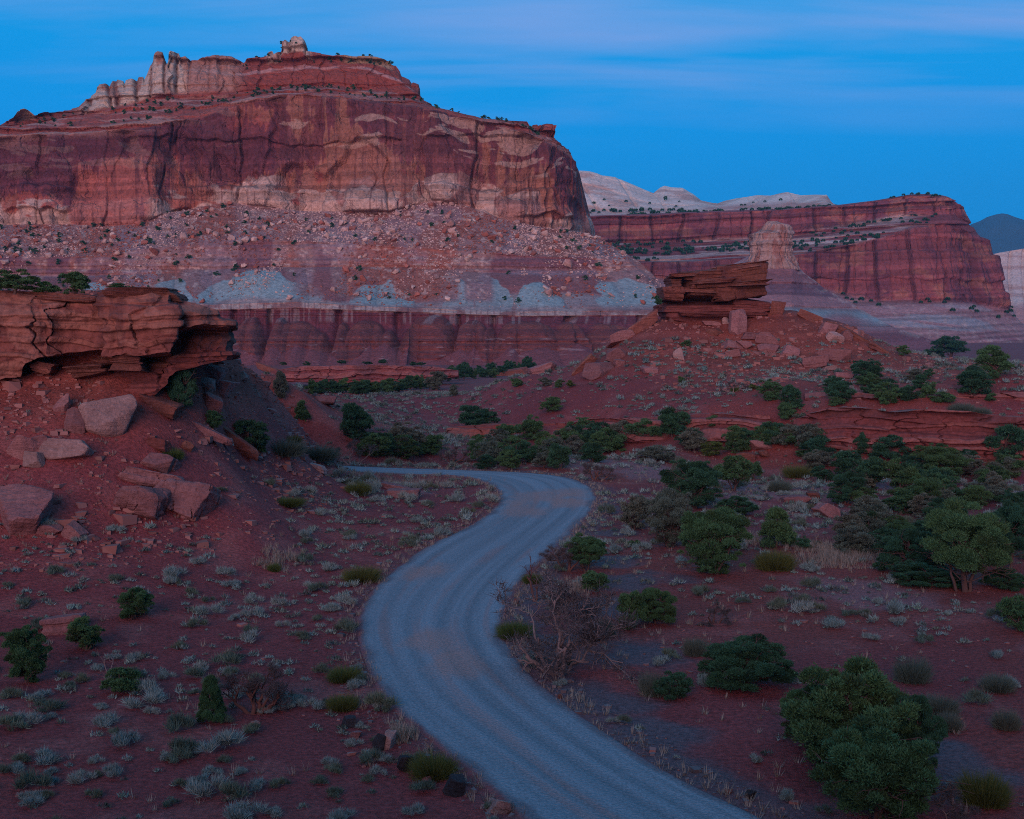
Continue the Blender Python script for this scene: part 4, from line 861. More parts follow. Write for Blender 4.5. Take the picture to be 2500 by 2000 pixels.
# ---- single boulders and slabs
SL = dict(planes=18, p=26, rough=0.09)
SQ = dict(planes=13, p=30, box=0.55, rough=0.08)
TH = dict(planes=13, p=30, box=0.5, rough=0.08, strata=0.15, nlay=3)
NEAR_ROCKS = [
 ("boulder", "largest fallen boulder below the outcrop, a tilted pale block with a broad flat face", 250, 1054, 135, 118, M_PALE, 61, 3.0, (-16, 14, 12), dict(SQ, n=34)),
 ("boulder", "smaller boulder leaning against the left side of the largest pale boulder", 183, 1052, 66, 62, M_SLAB, 62, 1.6, (-10, 20, 0), dict(SL, n=24)),
 ("boulder", "upright narrow flake standing left of the largest pale boulder", 150, 1005, 34, 55, M_SLAB, 63, 0.9, (0, 25, 0), dict(SL, n=20)),
 ("boulder", "broad grey-pink boulder at the left of the cracked boulder pile on the slope", 58, 1122, 90, 62, M_SLAB, 64, 2.0, (-14, 8, 0), dict(SL, n=28)),
 ("boulder", "pale cracked boulder, longest of the pile on the left slope", 158, 1118, 125, 56, M_PALE, 65, 2.2, (-18, 4, 6), dict(SQ, n=30)),
 ("boulder", "pale wedge boulder between the two larger ones of the pile", 106, 1112, 62, 52, M_SLAB, 66, 1.5, (-20, -6, 0), dict(SQ, n=24)),
 ("boulder", "small square boulder at the foot of the cracked boulder pile", 78, 1137, 60, 42, M_PALE, 67, 1.1, (-12, 6, 0), dict(SQ, n=22)),
 ("boulder", "huge rounded boulder cut by the left edge of the picture", 28, 1308, 165, 150, M_SLAB, 68, 3.2, (-12, 10, 0), dict(SL, n=36, strata=0.04)),
 ("boulder", "small cracked boulder under the huge rounded boulder at the left edge", 115, 1303, 70, 34, M_SLAB, 69, 1.1, (0, 5, 10), dict(TH, n=22)),
 ("boulder", "tilted flake lying right of the small cracked boulder by the huge one", 180, 1316, 60, 38, M_SLAB, 70, 0.9, (0, 32, -12), dict(TH, n=20)),
 ("rock_slab", "wide stack of tilted purple-red slabs low on the left slope", 330, 1252, 150, 80, M_SLAB, 71, 3.4, (-18, 7, 6), dict(SQ, n=40, strata=0.12, nlay=4, crack=0.14)),
 ("rock_slab", "long slab forming the right half of the tilted purple-red stack", 438, 1245, 165, 92, M_SLAB, 72, 3.4, (-16, 16, -10), dict(SQ, n=40, strata=0.12, nlay=4, crack=0.18)),
 ("rock_slab", "upper slab lying across the back of the tilted purple-red stack", 375, 1190, 170, 44, M_SLAB, 73, 3.0, (-14, 12, 4), dict(SQ, n=34, strata=0.12, nlay=3, crack=0.12)),
 ("rock_slab", "smooth pink slab above the tilted purple-red stack", 375, 1142, 90, 48, M_SLAB, 74, 1.8, (-18, 16, 0), dict(SQ, n=26)),
 ("boulder", "small pink boulder right of the smooth pink slab", 415, 1142, 42, 30, M_SLAB, 75, 0.9, (0, 14, 0), dict(SQ, n=18)),
 ("boulder", "small boulder wedged under the tilted purple-red stack", 375, 1262, 45, 26, M_SLAB, 76, 0.8, (0, 0, 10), dict(SL, n=18)),
 ("boulder", "low pink boulder under the right end of the tilted purple-red stack", 455, 1268, 60, 26, M_SLAB, 77, 1.0, (0, 4, 0), dict(SL, n=18)),
 ("rock_slab", "long dark plank-shaped slab pointing down the slope below the outcrop juniper", 505, 1066, 130, 27, M_SLAB, 78, 1.2, (-12, 29, 0), dict(TH, n=30)),
 ("rock_slab", "big red slab right of the plank-shaped slab, sliding down the slope", 580, 1096, 126, 38, M_RED, 79, 1.8, (-8, 30, 0), dict(TH, n=30)),
 ("boulder", "small yellowish block below the plank-shaped slab", 545, 1085, 48, 20, M_PALE, 80, 0.8, (0, 4, 0), dict(SQ, n=18)),
 ("rock_slab", "dark broken ledge slab under the foot of the outcrop juniper", 385, 1000, 105, 36, M_RED, 81, 1.6, (0, 22, 0), dict(TH, n=26)),
 ("boulder", "grey-purple boulder right of the juniper beside the outcrop", 515, 925, 62, 46, M_SLAB, 82, 1.6, (0, 22, 0), dict(SQ, n=24)),
 ("boulder", "pale tan boulder just right of the juniper beside the outcrop", 500, 955, 46, 40, M_PALE, 83, 1.3, (0, 0, 0), dict(SL, n=22)),
 ("boulder", "pink boulder below the grey-purple one on the right flank of the outcrop", 545, 965, 62, 42, M_SLAB, 84, 1.6, (0, 10, 0), dict(SQ, n=22)),
 ("boulder", "broken pink boulder lowest of the heap right of the outcrop juniper", 510, 1000, 70, 46, M_SLAB, 85, 1.6, (0, 14, 0), dict(SQ, n=22)),
 ("boulder", "small white angular boulder alone on the slope right of the outcrop", 591, 927, 27, 24, M_PALE, 86, 0.9, (0, 10, 10), dict(SL, n=16)),
 ("boulder", "tiny white stone beside the small white angular boulder", 620, 920, 16, 11, M_PALE, 87, 0.5, (0, -15, 0), dict(SL, n=12)),
 ("rock_slab", "flat slab with white lichen under the right end of the outcrop", 508, 876, 72, 26, M_SLAB, 88, 2.2, (-12, 10, 0), dict(SQ, n=24)),
 ("rock_slab", "long thin ledge slab along the crest right of the outcrop", 590, 884, 96, 16, M_RED, 89, 1.8, (0, 27, 0), dict(TH, n=24)),
 ("rock_slab", "ledge slab lying farther down the crest of the left hill", 665, 912, 90, 18, M_RED, 90, 2.0, (0, 20, 0), dict(TH, n=24)),
 ("rock_slab", "pink flat slab on the slope right of the rounded grey shrub", 790, 985, 62, 24, M_SLAB, 91, 2.6, (-12, 6, 0), dict(SQ, n=20)),
 ("boulder", "small red boulder leaning at the slope foot right of the pink boulder heap", 455, 1100, 36, 30, M_RED, 92, 0.9, (0, 0, 0), dict(SL, n=16)),
 ("rock_slab", "low red slab in the earth below the outcrop's dark ledge slab", 385, 1098, 70, 28, M_SHALE, 93, 1.5, (-14, 14, 0), dict(SQ, n=20)),
 ("rock_slab", "layered purple slab between two junipers at the left of the picture", 152, 1545, 104, 48, M_SLAB, 94, 1.3, (-4, -6, 8), dict(BL, n=28, nlay=4)),
 ("boulder", "small black boulder left of the split boulder by the road", 850, 1775, 38, 28, M_DARK, 95, 0.5, (0, 0, 10), dict(SQ, n=18)),
 ("boulder", "dark blue-black half of the split boulder by the road", 925, 1831, 32, 46, M_DARK, 96, 0.55, (0, 8, 20), dict(SL, n=18)),
 ("boulder", "orange-tan half of the split boulder by the road", 948, 1829, 26, 54, M_PALE, 97, 0.5, (0, 10, -10), dict(SQ, n=18)),
 ("boulder", "pale grey stone behind the split boulder by the road", 868, 1803, 34, 24, M_SLAB, 98, 0.5, (0, 0, 0), dict(SL, n=14)),
 ("boulder", "egg-shaped black boulder with a rusty side left of the roadside bush", 987, 1887, 40, 52, M_DARK, 99, 0.55, (0, 10, 0), dict(SL, n=20)),
 ("boulder", "dark brown-black boulder at the road edge right of the roadside bush", 1110, 1944, 56, 58, M_DARK, 100, 0.75, (0, 0, 20), dict(SQ, n=20)),
 ("boulder", "flat pale boulder at the bottom edge of the picture beside the road", 1218, 1982, 84, 36, M_PALE, 101, 0.7, (-6, 4, 0), dict(SQ, n=20)),
 ("boulder", "small pink stone under the roadside bush", 1043, 1913, 26, 20, M_SLAB, 102, 0.3, (0, 0, 0), dict(SL, n=12)),
 ("boulder", "lone dark boulder on the gravel right of the road", 1834, 1952, 30, 28, M_DARK, 103, 0.4, (0, 0, 0), dict(SL, n=16)),
 ("boulder", "small red stone left of the lone dark boulder by the road", 1780, 1937, 22, 10, M_RED, 104, 0.3, (0, 0, 0), dict(SL, n=12)),
 ("boulder", "small red stone at the right road edge below the bare tree", 1368, 1706, 15, 15, M_RED, 105, 0.25, (0, 0, 0), dict(SL, n=12)),
 ("boulder", "small pink stone on the verge left of the bare tree", 1260, 1474, 14, 16, M_SLAB, 106, 0.25, (0, 20, 0), dict(SL, n=10)),
 ("boulder", "grey-violet boulder half hidden inside the largest juniper", 2060, 1790, 36, 32, M_SLAB, 107, 0.5, (0, 0, 0), dict(SQ, n=14)),
 ("rock_slab", "flat pink slab left of the road bend on the sage flat", 985, 1215, 84, 26, M_SLAB, 108, 2.6, (-4, 2, 0), dict(SQ, n=22)),
 ("rock_slab", "thin tilted slab on top of the flat pink slab by the road bend", 975, 1196, 94, 12, M_SLAB, 109, 1.6, (0, 12, 0), dict(TH, n=22)),
 ("boulder", "weathered log-like rock on the low rise where the road vanishes", 775, 1148, 48, 16, M_PALE, 110, 0.9, (0, 18, 0), dict(TH, n=16)),
]
HILL_ROCKS = [
 ("rock_slab", "big slab leaning up against the left end of the butte base", 1570, 805, 104, 30, M_RED, 121, 3.0, (-10, -38, 0), dict(TH, n=26)),
 ("rock_slab", "flat slab below the leaning slab at the left shoulder of the butte", 1515, 836, 78, 26, M_SLAB, 122, 4.0, (-12, -18, 0), dict(TH, n=24)),
 ("boulder", "brownish boulder on the left flank of the butte hill", 1505, 878, 52, 34, M_SLAB, 123, 2.6, (0, 8, 0), dict(SQ, n=20)),
 ("boulder", "largest boulder at the foot of the butte hill's left flank", 1462, 920, 84, 44, M_SLAB, 124, 4.0, (-8, -6, 0), dict(SL, n=26)),
 ("rock_slab", "slab tilted against the largest boulder of the left flank", 1424, 904, 82, 26, M_RED, 125, 2.5, (0, -42, 0), dict(TH, n=22)),
 ("boulder", "small boulder right of the largest boulder of the left flank", 1512, 893, 28, 20, M_SLAB, 126, 1.4, (0, 0, 0), dict(SQ, n=14)),
 ("rock_slab", "long low slab on the rim left of the butte hill", 1325, 912, 74, 28, M_SLAB, 127, 3.0, (0, -14, 0), dict(TH, n=22)),
 ("rock_slab", "dark ledge slab left of the long low slab on the rim", 1250, 918, 88, 20, M_RED, 128, 3.0, (0, -10, 0), dict(TH, n=22)),
 ("boulder", "tall purple fin of rock fallen against the front of the butte", 1802, 815, 42, 76, M_SLAB, 129, 2.2, (-10, 6, 14), dict(SQ, n=24)),
 ("boulder", "small pale boulder left of the tall purple fin", 1772, 792, 20, 24, M_PALE, 130, 1.2, (0, 0, 0), dict(SL, n=14)),
 ("rock_slab", "thin slab lying left of the tall purple fin", 1740, 795, 56, 12, M_SLAB, 131, 2.5, (-6, 4, 0), dict(TH, n=16)),
 ("boulder", "broken rock below the thin slab at the butte foot", 1750, 818, 50, 20, M_RED, 132, 2.0, (0, 10, 0), dict(SL, n=16)),
 ("rock_slab", "grey-violet slab with a dark top below the tall fin", 1875, 838, 66, 28, M_SLAB, 133, 3.0, (-10, 8, 0), dict(TH, n=20)),
 ("rock_slab", "flat violet slab left of the dark-topped slab", 1835, 828, 52, 18, M_SLAB, 134, 2.6, (-10, 8, 0), dict(TH, n=18)),
 ("rock_slab", "pale triangular slab in the slope below the butte", 1790, 852, 56, 22, M_SLAB, 135, 3.2, (-18, 6, 0), dict(SQ, n=18)),
 ("rock_slab", "pale slab right of the triangular slab below the butte", 1820, 850, 42, 26, M_SLAB, 136, 2.6, (-18, -10, 0), dict(SQ, n=18)),
 ("rock_slab", "lowest slab of the pale group below the butte", 1792, 872, 48, 18, M_SLAB, 137, 2.6, (-16, 0, 0), dict(SQ, n=16)),
 ("rock_slab", "dark violet slab with a straight shadowed front edge", 1878, 860, 58, 24, M_SLAB, 138, 2.6, (-8, 0, 0), dict(SQ, n=20)),
 ("rock_slab", "pink slab right of the dark violet slab", 1930, 868, 46, 26, M_SLAB, 139, 2.6, (-14, 14, 0), dict(SQ, n=18)),
 ("boulder", "upright brown boulder at the right corner of the butte base", 1897, 768, 36, 42, M_BUTTE, 140, 2.0, (0, 14, 0), dict(SQ, n=20)),
 ("boulder", "leaning brown slab on the skyline right of the butte", 1976, 782, 62, 26, M_BUTTE, 141, 2.0, (0, 30, 0), dict(TH, n=22)),
 ("rock_slab", "long dark slab draped over the right shoulder of the butte hill", 2075, 822, 128, 22, M_BUTTE, 142, 3.0, (0, 27, 0), dict(TH, n=28)),
 ("boulder", "reddish boulder below the leaning brown slab", 2025, 818, 44, 36, M_SLAB, 143, 2.2, (0, 20, 0), dict(SQ, n=20)),
 ("boulder", "rough pale boulder on the right flank under the long dark slab", 2040, 835, 46, 30, M_PALE, 144, 2.2, (0, 14, 0), dict(SL, n=18)),
 ("boulder", "pink slab right of the rough pale boulder", 2068, 828, 30, 26, M_SLAB, 145, 1.6, (0, 24, 0), dict(SQ, n=16)),
 ("boulder", "lower red boulder at the end of the right shoulder of the butte hill", 2150, 858, 62, 22, M_RED, 146, 2.2, (0, 30, 0), dict(TH, n=18)),
 ("boulder", "largest pitted boulder on the right slope of the butte hill", 2035, 880, 98, 38, M_SLAB, 147, 3.5, (-10, 6, 0), dict(SQ, n=26)),
 ("boulder", "layered boulder in front of the largest pitted boulder", 1992, 897, 68, 34, M_SLAB, 148, 2.8, (0, -8, 0), dict(TH, n=24)),
 ("rock_slab", "small flat pale slab below the layered boulder", 2025, 904, 38, 12, M_PALE, 149, 1.8, (-8, -4, 0), dict(TH, n=14)),
 ("rock_slab", "pink slab on the sage slope left of the dark round juniper", 2062, 926, 50, 18, M_SLAB, 150, 2.2, (-10, 8, 0), dict(SQ, n=16)),
 ("boulder", "tan boulder standing alone on the front of the red hill", 1657, 876, 30, 32, M_PALE, 151, 1.6, (0, 0, 0), dict(SL, n=16)),
 ("rock_slab", "flat violet boulder low on the front of the red hill", 1585, 912, 44, 20, M_SLAB, 152, 2.0, (-6, 6, 0), dict(TH, n=18)),
 ("boulder", "rounded red boulder between the trees below the ledges", 1855, 1098, 66, 32, M_SLAB, 153, 3.0, (0, 6, 0), dict(SL, n=24)),
 ("boulder", "square red boulder below the rounded one between the trees", 1822, 1124, 52, 24, M_RED, 154, 2.2, (0, 0, 0), dict(SQ, n=18)),
 ("boulder", "small broken red boulder right of the square one between the trees", 1868, 1118, 36, 22, M_RED, 155, 1.5, (0, 20, 0), dict(SL, n=16)),
 ("rock_slab", "large smooth slab sliding off the low bedrock shelf at right", 2028, 1262, 84, 34, M_SLAB, 156, 1.6, (-16, 36, 0), dict(TH, n=24)),
 ("boulder", "hollow-fronted bedrock lump left of the large smooth slab", 1945, 1230, 70, 24, M_SLAB, 157, 2.0, (0, -4, 0), dict(TH, n=22)),
 ("boulder", "red boulder at the top of the large smooth slab", 1985, 1222, 32, 26, M_RED, 158, 1.2, (0, 0, 0), dict(SQ, n=16)),
]
for grp, L_ in (("boulders of the left hillside and roadside", NEAR_ROCKS), ("boulders fallen from the butte", HILL_ROCKS)):
    for nm, lab, u, v, w_, h_, mat, seed, dep, rot, kw in L_:
        stone(nm, lab, "boulder" if nm == "boulder" else "rock slab", u, v, w_, h_, mat, seed, depth=dep, rot=rot, group=grp, **kw)

# ---- the broken ledges across the right middle ground
def ledge(name, label, pts, hgt, mat_cols, seed, dep=3.0):
    """pts: (t=u, v of foot, Y); hgt: thickness in photo pixels along t"""
    T = np.arange(pts[0][0], pts[-1][0], 1.3); pts = [(t_, v_, Y_ - 2.4) for t_, v_, Y_ in pts]
    lo = [(t_, v_ + 8, Y_) for t_, v_, Y_ in pts]; hi = [(t_, v_ - h_, Y_ + 1.8) for (t_, v_, Y_), h_ in zip(pts, hgt)]
    bk = [(t_, v_ - h_ + 2, Y_ + 9) for (t_, v_, Y_), h_ in zip(pts, hgt)]; bk2 = [(t_, v_ + 10, Y_ + 11) for t_, v_, Y_ in pts]
    S, q, TT = curtain([lo, hi, bk, bk2], [70, 8, 3], T)
    A_ = arc(S); Z = S[..., 2].copy()
    lay = steps(Z + 2.2 * (fbm(A_ / 9, Z / 3, 4, seed) - 0.5), 0.5, seed, 0.2); lay2 = steps(Z + 2.6 * (fbm(A_ / 12, Z / 6, 3, seed + 1) - 0.5), 1.3, seed + 2, 0.15)
    b, g = cracks(A_ + 9 * (fbm(A_ / 6, Z / 1.5, 4, seed + 3) - 0.5), 4.5, seed + 4, 0.025)
    g = g * sm(fbm(A_ / 5, Z / 1.2, 3, seed + 13), 0.5, 0.6)
    env = win(q, 0.0, 1.35, 0.12)
    d = env * (1.3 * (lay - 0.45) + 1.5 * (lay2 - 0.45) + 1.3 * (b - 0.5) * sm(lay2, 0.2, 0.6) - 0.7 * g + 2.6 * (fbm(A_ / 9, Z / 3, 4, seed + 5) - 0.5) + 0.35 * (fbm(A_ / 0.8, Z / 0.6, 3, seed + 6) - 0.5))
    S[..., 1] -= d; S[..., 2] += sm(q, 0.8, 1.2) * 0.9 * (fbm(A_ / 4, q, 3, seed + 7) - 0.5)
    C = np.empty(S.shape, np.float32); C[...] = mat_cols[0]
    paint(C, mat_cols[1], sm(lay + 0.4 * (fbm(A_ / 5, Z / 2, 3, seed + 8) - 0.5), 0.45, 0.65)); paint(C, (0.08, 0.035, 0.035), 0.5 * g * env)
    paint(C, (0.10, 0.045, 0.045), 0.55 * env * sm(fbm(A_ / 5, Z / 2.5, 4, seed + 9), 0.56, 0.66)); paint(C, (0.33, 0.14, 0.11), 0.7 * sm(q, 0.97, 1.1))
    o = link(name, mesh_np(name, S.reshape(-1, 3), grid_faces(*S.shape[:2]), C.reshape(-1, 3), True, LEDGE_M))
    return tag(o, label, "rock ledge", "red rock ledges of the middle ground")
LC = ((0.16, 0.052, 0.05), (0.23, 0.09, 0.08))
ledge("rock_ledge", "long broken red rock ledge below the junipers at the right of the hill", [(1940, 1085, 147), (2000, 1080, 145), (2060, 1092, 143), (2150, 1100, 141), (2250, 1108, 139.5), (2350, 1112, 138), (2450, 1116, 138), (2600, 1118, 138)], [60, 80, 98, 100, 108, 112, 96, 90], LC, 400)
ledge("rock_ledge", "low undercut red rock ledge below the middle of the butte hill", [(1380, 1068, 168), (1450, 1070, 166), (1560, 1072, 160), (1660, 1066, 157), (1760, 1068, 153.5), (1880, 1072, 150)], [34, 48, 56, 48, 58, 56], LC, 420)
ledge("rock_ledge", "thin dark ledge running behind the trees left of the butte hill", [(1090, 1062, 175), (1180, 1062, 174), (1280, 1066, 172), (1380, 1070, 170)], [14, 26, 34, 34], ((0.19, 0.055, 0.045), (0.25, 0.085, 0.065)), 440)
ledge("rock_ledge", "upper shelf of thin red beds among the junipers at right", [(1960, 968, 158), (2050, 978, 156), (2150, 985, 154), (2300, 992, 153), (2450, 985, 153), (2600, 980, 153)], [12, 20, 24, 22, 28, 26], LC, 460)
ledge("rock_ledge", "distant red rim ledge in front of the fluted cliffs", [(640, 925, 330), (720, 925, 330), (860, 927, 335), (960, 925, 340), (1060, 918, 345), (1120, 912, 350)], [14, 30, 36, 34, 22, 8], ((0.20, 0.062, 0.062), (0.27, 0.10, 0.09)), 480)
# ------------------------------------------------------------------ plants
def leaf_mat(name, col, var=0.35, gscale=1.2, second=None):
    m, t = new_mat(name)
    a = t.n('ShaderNodeAttribute', attribute_name="tint").outputs['Color']
    oi = t.n('ShaderNodeObjectInfo').outputs
    c = t.mix(1.0, (*col, 1), a, 'MULTIPLY')
    if second: 
        k = t.n('ShaderNodeMapRange', {0: oi['Random'], 3: 0.0, 4: 0.8}).outputs[0]
        c2 = t.mix(1.0, (*second, 1), a, 'MULTIPLY'); c = t.mix(k, c, c2)
    return finish(m, t, c, 0.75, spec=0.2)
L_JUN = leaf_mat("juniper_foliage", (0.046, 0.130, 0.056), second=(0.064, 0.146, 0.056))
L_PIN = leaf_mat("pinyon_foliage", (0.026, 0.096, 0.056), second=(0.034, 0.105, 0.050))
L_GREY = leaf_mat("grey_shrub_foliage", (0.075, 0.125, 0.098), second=(0.115, 0.14, 0.105))
L_BRUSH = leaf_mat("green_brush_foliage", (0.065, 0.115, 0.030), second=(0.095, 0.115, 0.034))
L_SAGE = leaf_mat("sagebrush_foliage", (0.17, 0.285, 0.28), second=(0.25, 0.33, 0.30))
L_TWIG = leaf_mat("dead_twigs", (0.085, 0.078, 0.080))
L_DRY = leaf_mat("dry_grass_blades", (0.28, 0.25, 0.20))
def bark_mat(name, c0, c1):
    m, t = new_mat(name)
    v = t.n('ShaderNodeTexCoord').outputs['Object']
    n = t.noise(t.n('ShaderNodeMapping', {'Vector': v, 'Scale': (14, 14, 2.5)}).outputs[0], 1.5, 5, 0.7)
    return finish(m, t, t.mix(n, (*c0, 1), (*c1, 1)), 0.9, n, 0.03, 0.7)
BARK = bark_mat("juniper_bark", (0.05, 0.03, 0.028), (0.13, 0.085, 0.075))
DEAD = bark_mat("dead_wood", (0.13, 0.095, 0.09), (0.27, 0.215, 0.205))
DEADR = bark_mat("red_dead_wood", (0.07, 0.035, 0.030), (0.15, 0.08, 0.068))

def tubes(segs, sides=5):
    """segs: list of (points (k,3), radii (k)); one mesh of tapered branches"""
    V, F, b = [], [], 0
    ang = np.linspace(0, 2 * math.pi, sides, endpoint=False)
    for P, rad in segs:
        P = np.asarray(P, float); k = len(P)
        T_ = np.gradient(P, axis=0); T_ /= np.linalg.norm(T_, axis=1, keepdims=True) + 1e-9
        ref = np.array([0.31, 0.2, 0.93]) if abs(T_[0] @ np.array([0.31, 0.2, 0.93])) < 0.9 else np.array([1.0, 0, 0])
        A = np.cross(T_, ref); A /= np.linalg.norm(A, axis=1, keepdims=True) + 1e-9; Bn = np.cross(T_, A)
        ring = P[:, None] + (A[:, None] * np.cos(ang)[None, :, None] + Bn[:, None] * np.sin(ang)[None, :, None]) * np.asarray(rad)[:, None, None]
        V.append(ring.reshape(-1, 3)); F.append(grid_faces(k, sides, True) + b); b += k * sides
    return np.concatenate(V), np.concatenate(F)
def bend(r, a, b, k, wob):
    t = np.linspace(0, 1, k)[:, None]; a = np.asarray(a, float); b = np.asarray(b, float)
    L_ = np.linalg.norm(b - a); off = np.cumsum(r.normal(size=(k, 3)), 0); off -= t * off[-1]; off[0] = 0
    return a + (b - a) * t + off * wob * L_ / math.sqrt(k) * 0.6

def leaves(r, C, Rr, n, ln, wd, up=0.35, squash=0.85, shell=0.45):
    """n tapered leaf sprays on clumps with centres C and radii Rr (unit box space)"""
    w_ = Rr ** 2; k = r.choice(len(C), n, p=w_ / w_.sum())
    d = r.normal(size=(n, 3)); d[:, 2] = np.abs(d[:, 2]) * 0.9 - 0.35 * r.rand(n); d /= np.linalg.norm(d, axis=1, keepdims=True)
    rad = Rr[k] * (1 - shell * r.rand(n) ** 1.5) * np.where(r.rand(n) < 0.10, 1.0 + 0.5 * r.rand(n), 1.0)
    P = C[k] + d * rad[:, None] * np.array([1, 1, squash])
    ax = d * 0.8 + np.array([0, 0, up]) + r.normal(size=(n, 3)) * 0.45; ax /= np.linalg.norm(ax, axis=1, keepdims=True)
    s = np.cross(ax, r.normal(size=(n, 3))); s /= np.linalg.norm(s, axis=1, keepdims=True)
    l = ln * (0.6 + 0.8 * r.rand(n))[:, None]; ww = wd * (0.6 + 0.8 * r.rand(n))[:, None]
    V = np.stack([P - s * ww, P + s * ww, P + ax * l], 1).reshape(-1, 3)
    tone = (0.5 + 0.95 * r.rand(len(C)))[k] * (0.6 + 0.8 * r.rand(n))
    warm = r.rand(len(C))[k] * 0.25
    col = np.stack([tone * (1 + warm), tone, tone * (1 - 0.3 * warm)], 1)
    return V, np.arange(3 * n).reshape(-1, 3), np.repeat(col, 3, 0)

def crown_clumps(r, m, shape):
    if shape == 'cone':
        z = r.rand(m) ** 0.8 * 0.9; a = r.rand(m) * 2 * math.pi; q = (1 - z) ** 0.75 * 0.40 * np.sqrt(r.rand(m) * 0.6 + 0.4)
        C = np.stack([q * np.cos(a), q * np.sin(a), z * 0.94 + 0.06], 1); Rr = 0.08 + 0.08 * (1 - z)
    elif shape == 'raised':
        a = r.rand(m) * 2 * math.pi; q = 0.42 * np.sqrt(r.rand(m)); z = 0.30 + 0.60 * r.rand(m) * (1 - (q / 0.50) ** 2) ** 0.5 + 0.10 * r.rand(m)
        C = np.stack([q * np.cos(a), q * np.sin(a), z], 1); Rr = r.uniform(0.08, 0.14, m)
    elif shape == 'wide':
        a = r.rand(m) * 2 * math.pi; q = 0.42 * np.sqrt(r.rand(m)); z = 0.12 + 0.68 * r.rand(m) * np.maximum(1 - (q / 0.5) ** 2, 0) ** 0.6
        C = np.stack([q * np.cos(a), q * np.sin(a), z], 1); Rr = r.uniform(0.05, 0.13, m)
    elif shape == 'tall':
        z = r.rand(m) * 0.82 + 0.08; a = r.rand(m) * 2 * math.pi; q = 0.36 * np.sqrt(r.rand(m)) * np.sin(np.clip(z * 1.02, 0, 1) ** 0.8 * math.pi * 0.86 + 0.45) 
        C = np.stack([q * np.cos(a), q * np.sin(a), z], 1); Rr = r.uniform(0.09, 0.15, m)
    else:           # round, leafy to the ground
        d = r.normal(size=(m, 3)); d /= np.linalg.norm(d, axis=1, keepdims=True); rad = r.rand(m) ** 0.38
        C = d * rad[:, None] * np.array([0.37, 0.37, 0.40]); C[:, 2] = np.maximum(C[:, 2] + 0.46, 0.09); Rr = r.uniform(0.075, 0.14, m)
        out = r.rand(m) < 0.35; C[out] = (C[out] - [0, 0, 0.45]) * r.uniform(1.05, 1.32, (out.sum(), 1)) + [0, 0, 0.45]; Rr[out] *= 0.55; C[:, 2] = np.clip(C[:, 2], 0.06, 1.0)
        C[:, :2] += (C[:, 2:] - 0.4) * r.normal(size=2) * 0.16
        # a lobed outline
        C[:, :2] *= (0.70 + 0.5 * n2(np.arctan2(C[:, 1], C[:, 0]) * 1.3 + 9, C[:, 2] * 3, int(r.randint(90))))[:, None]
    return C, Rr
_tv = {}
def tree_meshes(shape, var, lod, leaf, name, bark=BARK):
    key = (shape, var, lod, leaf.name)
    if key in _tv: return _tv[key]
    r = np.random.RandomState(var * 131 + len(shape) * 7 + lod)
    m, n, ln, wd, br = {0: (105, 90000, 0.025, 0.0052, 30), 1: (56, 12000, 0.048, 0.012, 14), 2: (36, 4200, 0.070, 0.022, 8), 3: (12, 260, 0.16, 0.07, 0)}[lod]
    C, Rr = crown_clumps(r, m, shape)
    if lod == 0: Rr = Rr * r.uniform(0.55, 1.0, m)
    V, F, col = leaves(r, C, Rr, n, ln, wd, up=0.5 if shape != 'raised' else 0.3)
    V[:, 2] = np.maximum(V[:, 2], 0.0)
    crown = mesh_np(name + "_crown", V, F, col, False, leaf)
    trunk = None
    if lod < 3:
        segs = []; th = 0.24 if shape == 'raised' else 0.14
        top = np.array([r.normal() * 0.05, r.normal() * 0.05, 0.62]); Pm = bend(r, (0, 0, -0.06), top, 9, 0.10)
        segs.append((Pm, np.linspace(0.036 if shape != 'raised' else 0.042, 0.012, 9)))
        if shape in ('raised', 'round') and lod < 2:
            P2 = bend(r, (0.01, 0, -0.06), (0.16, -0.05, 0.5), 8, 0.12); segs.append((P2, np.linspace(0.028, 0.009, 8)))
            P2 = bend(r, (-0.01, 0, -0.06), (-0.2, 0.03, 0.42), 8, 0.12); segs.append((P2, np.linspace(0.024, 0.008, 8)))
        for _ in range(0 if shape == 'cone' else (22, 12, 5)[lod]):       # dead limbs poking out of the crown
            dv = r.normal(size=3); dv[2] = abs(dv[2]) * 0.45 + 0.05; dv /= np.linalg.norm(dv); a = Pm[r.randint(2, 7)]
            e = a + dv * np.array([0.50, 0.50, 0.42]) * r.uniform(0.8, 1.1); P2 = bend(r, a, e, 7, 0.2); segs.append((P2, np.linspace(0.008, 0.002, 7)))
            for _k in range(3): j_ = r.randint(3, 6); segs.append((bend(r, P2[j_], P2[j_] + (dv * 0.5 + r.normal(size=3) * 0.5) * 0.12, 4, 0.2), np.linspace(0.003, 0.0013, 4)))
        for i in r.permutation(m)[:br]:
            a = Pm[np.argmin(np.abs(Pm[:, 2] - max(th, C[i, 2] * 0.55)))]
            segs.append((bend(r, a, C[i] + r.normal(size=3) * 0.02, 6, 0.16), np.linspace(0.011, 0.0035, 6)))
            if lod == 0:
                for _ in range(3):
                    e = C[i] + r.normal(size=3) * Rr[i] * 0.9; e[2] = max(e[2], 0.03)
                    segs.append((bend(r, C[i], e, 4, 0.2), np.linspace(0.0035, 0.0012, 4)))
        V, F = tubes(segs); V[:, 2] = np.maximum(V[:, 2], -0.06)
        trunk = mesh_np(name + "_trunk", V, F, None, True, bark)
    _tv[key] = (crown, trunk); return _tv[key]

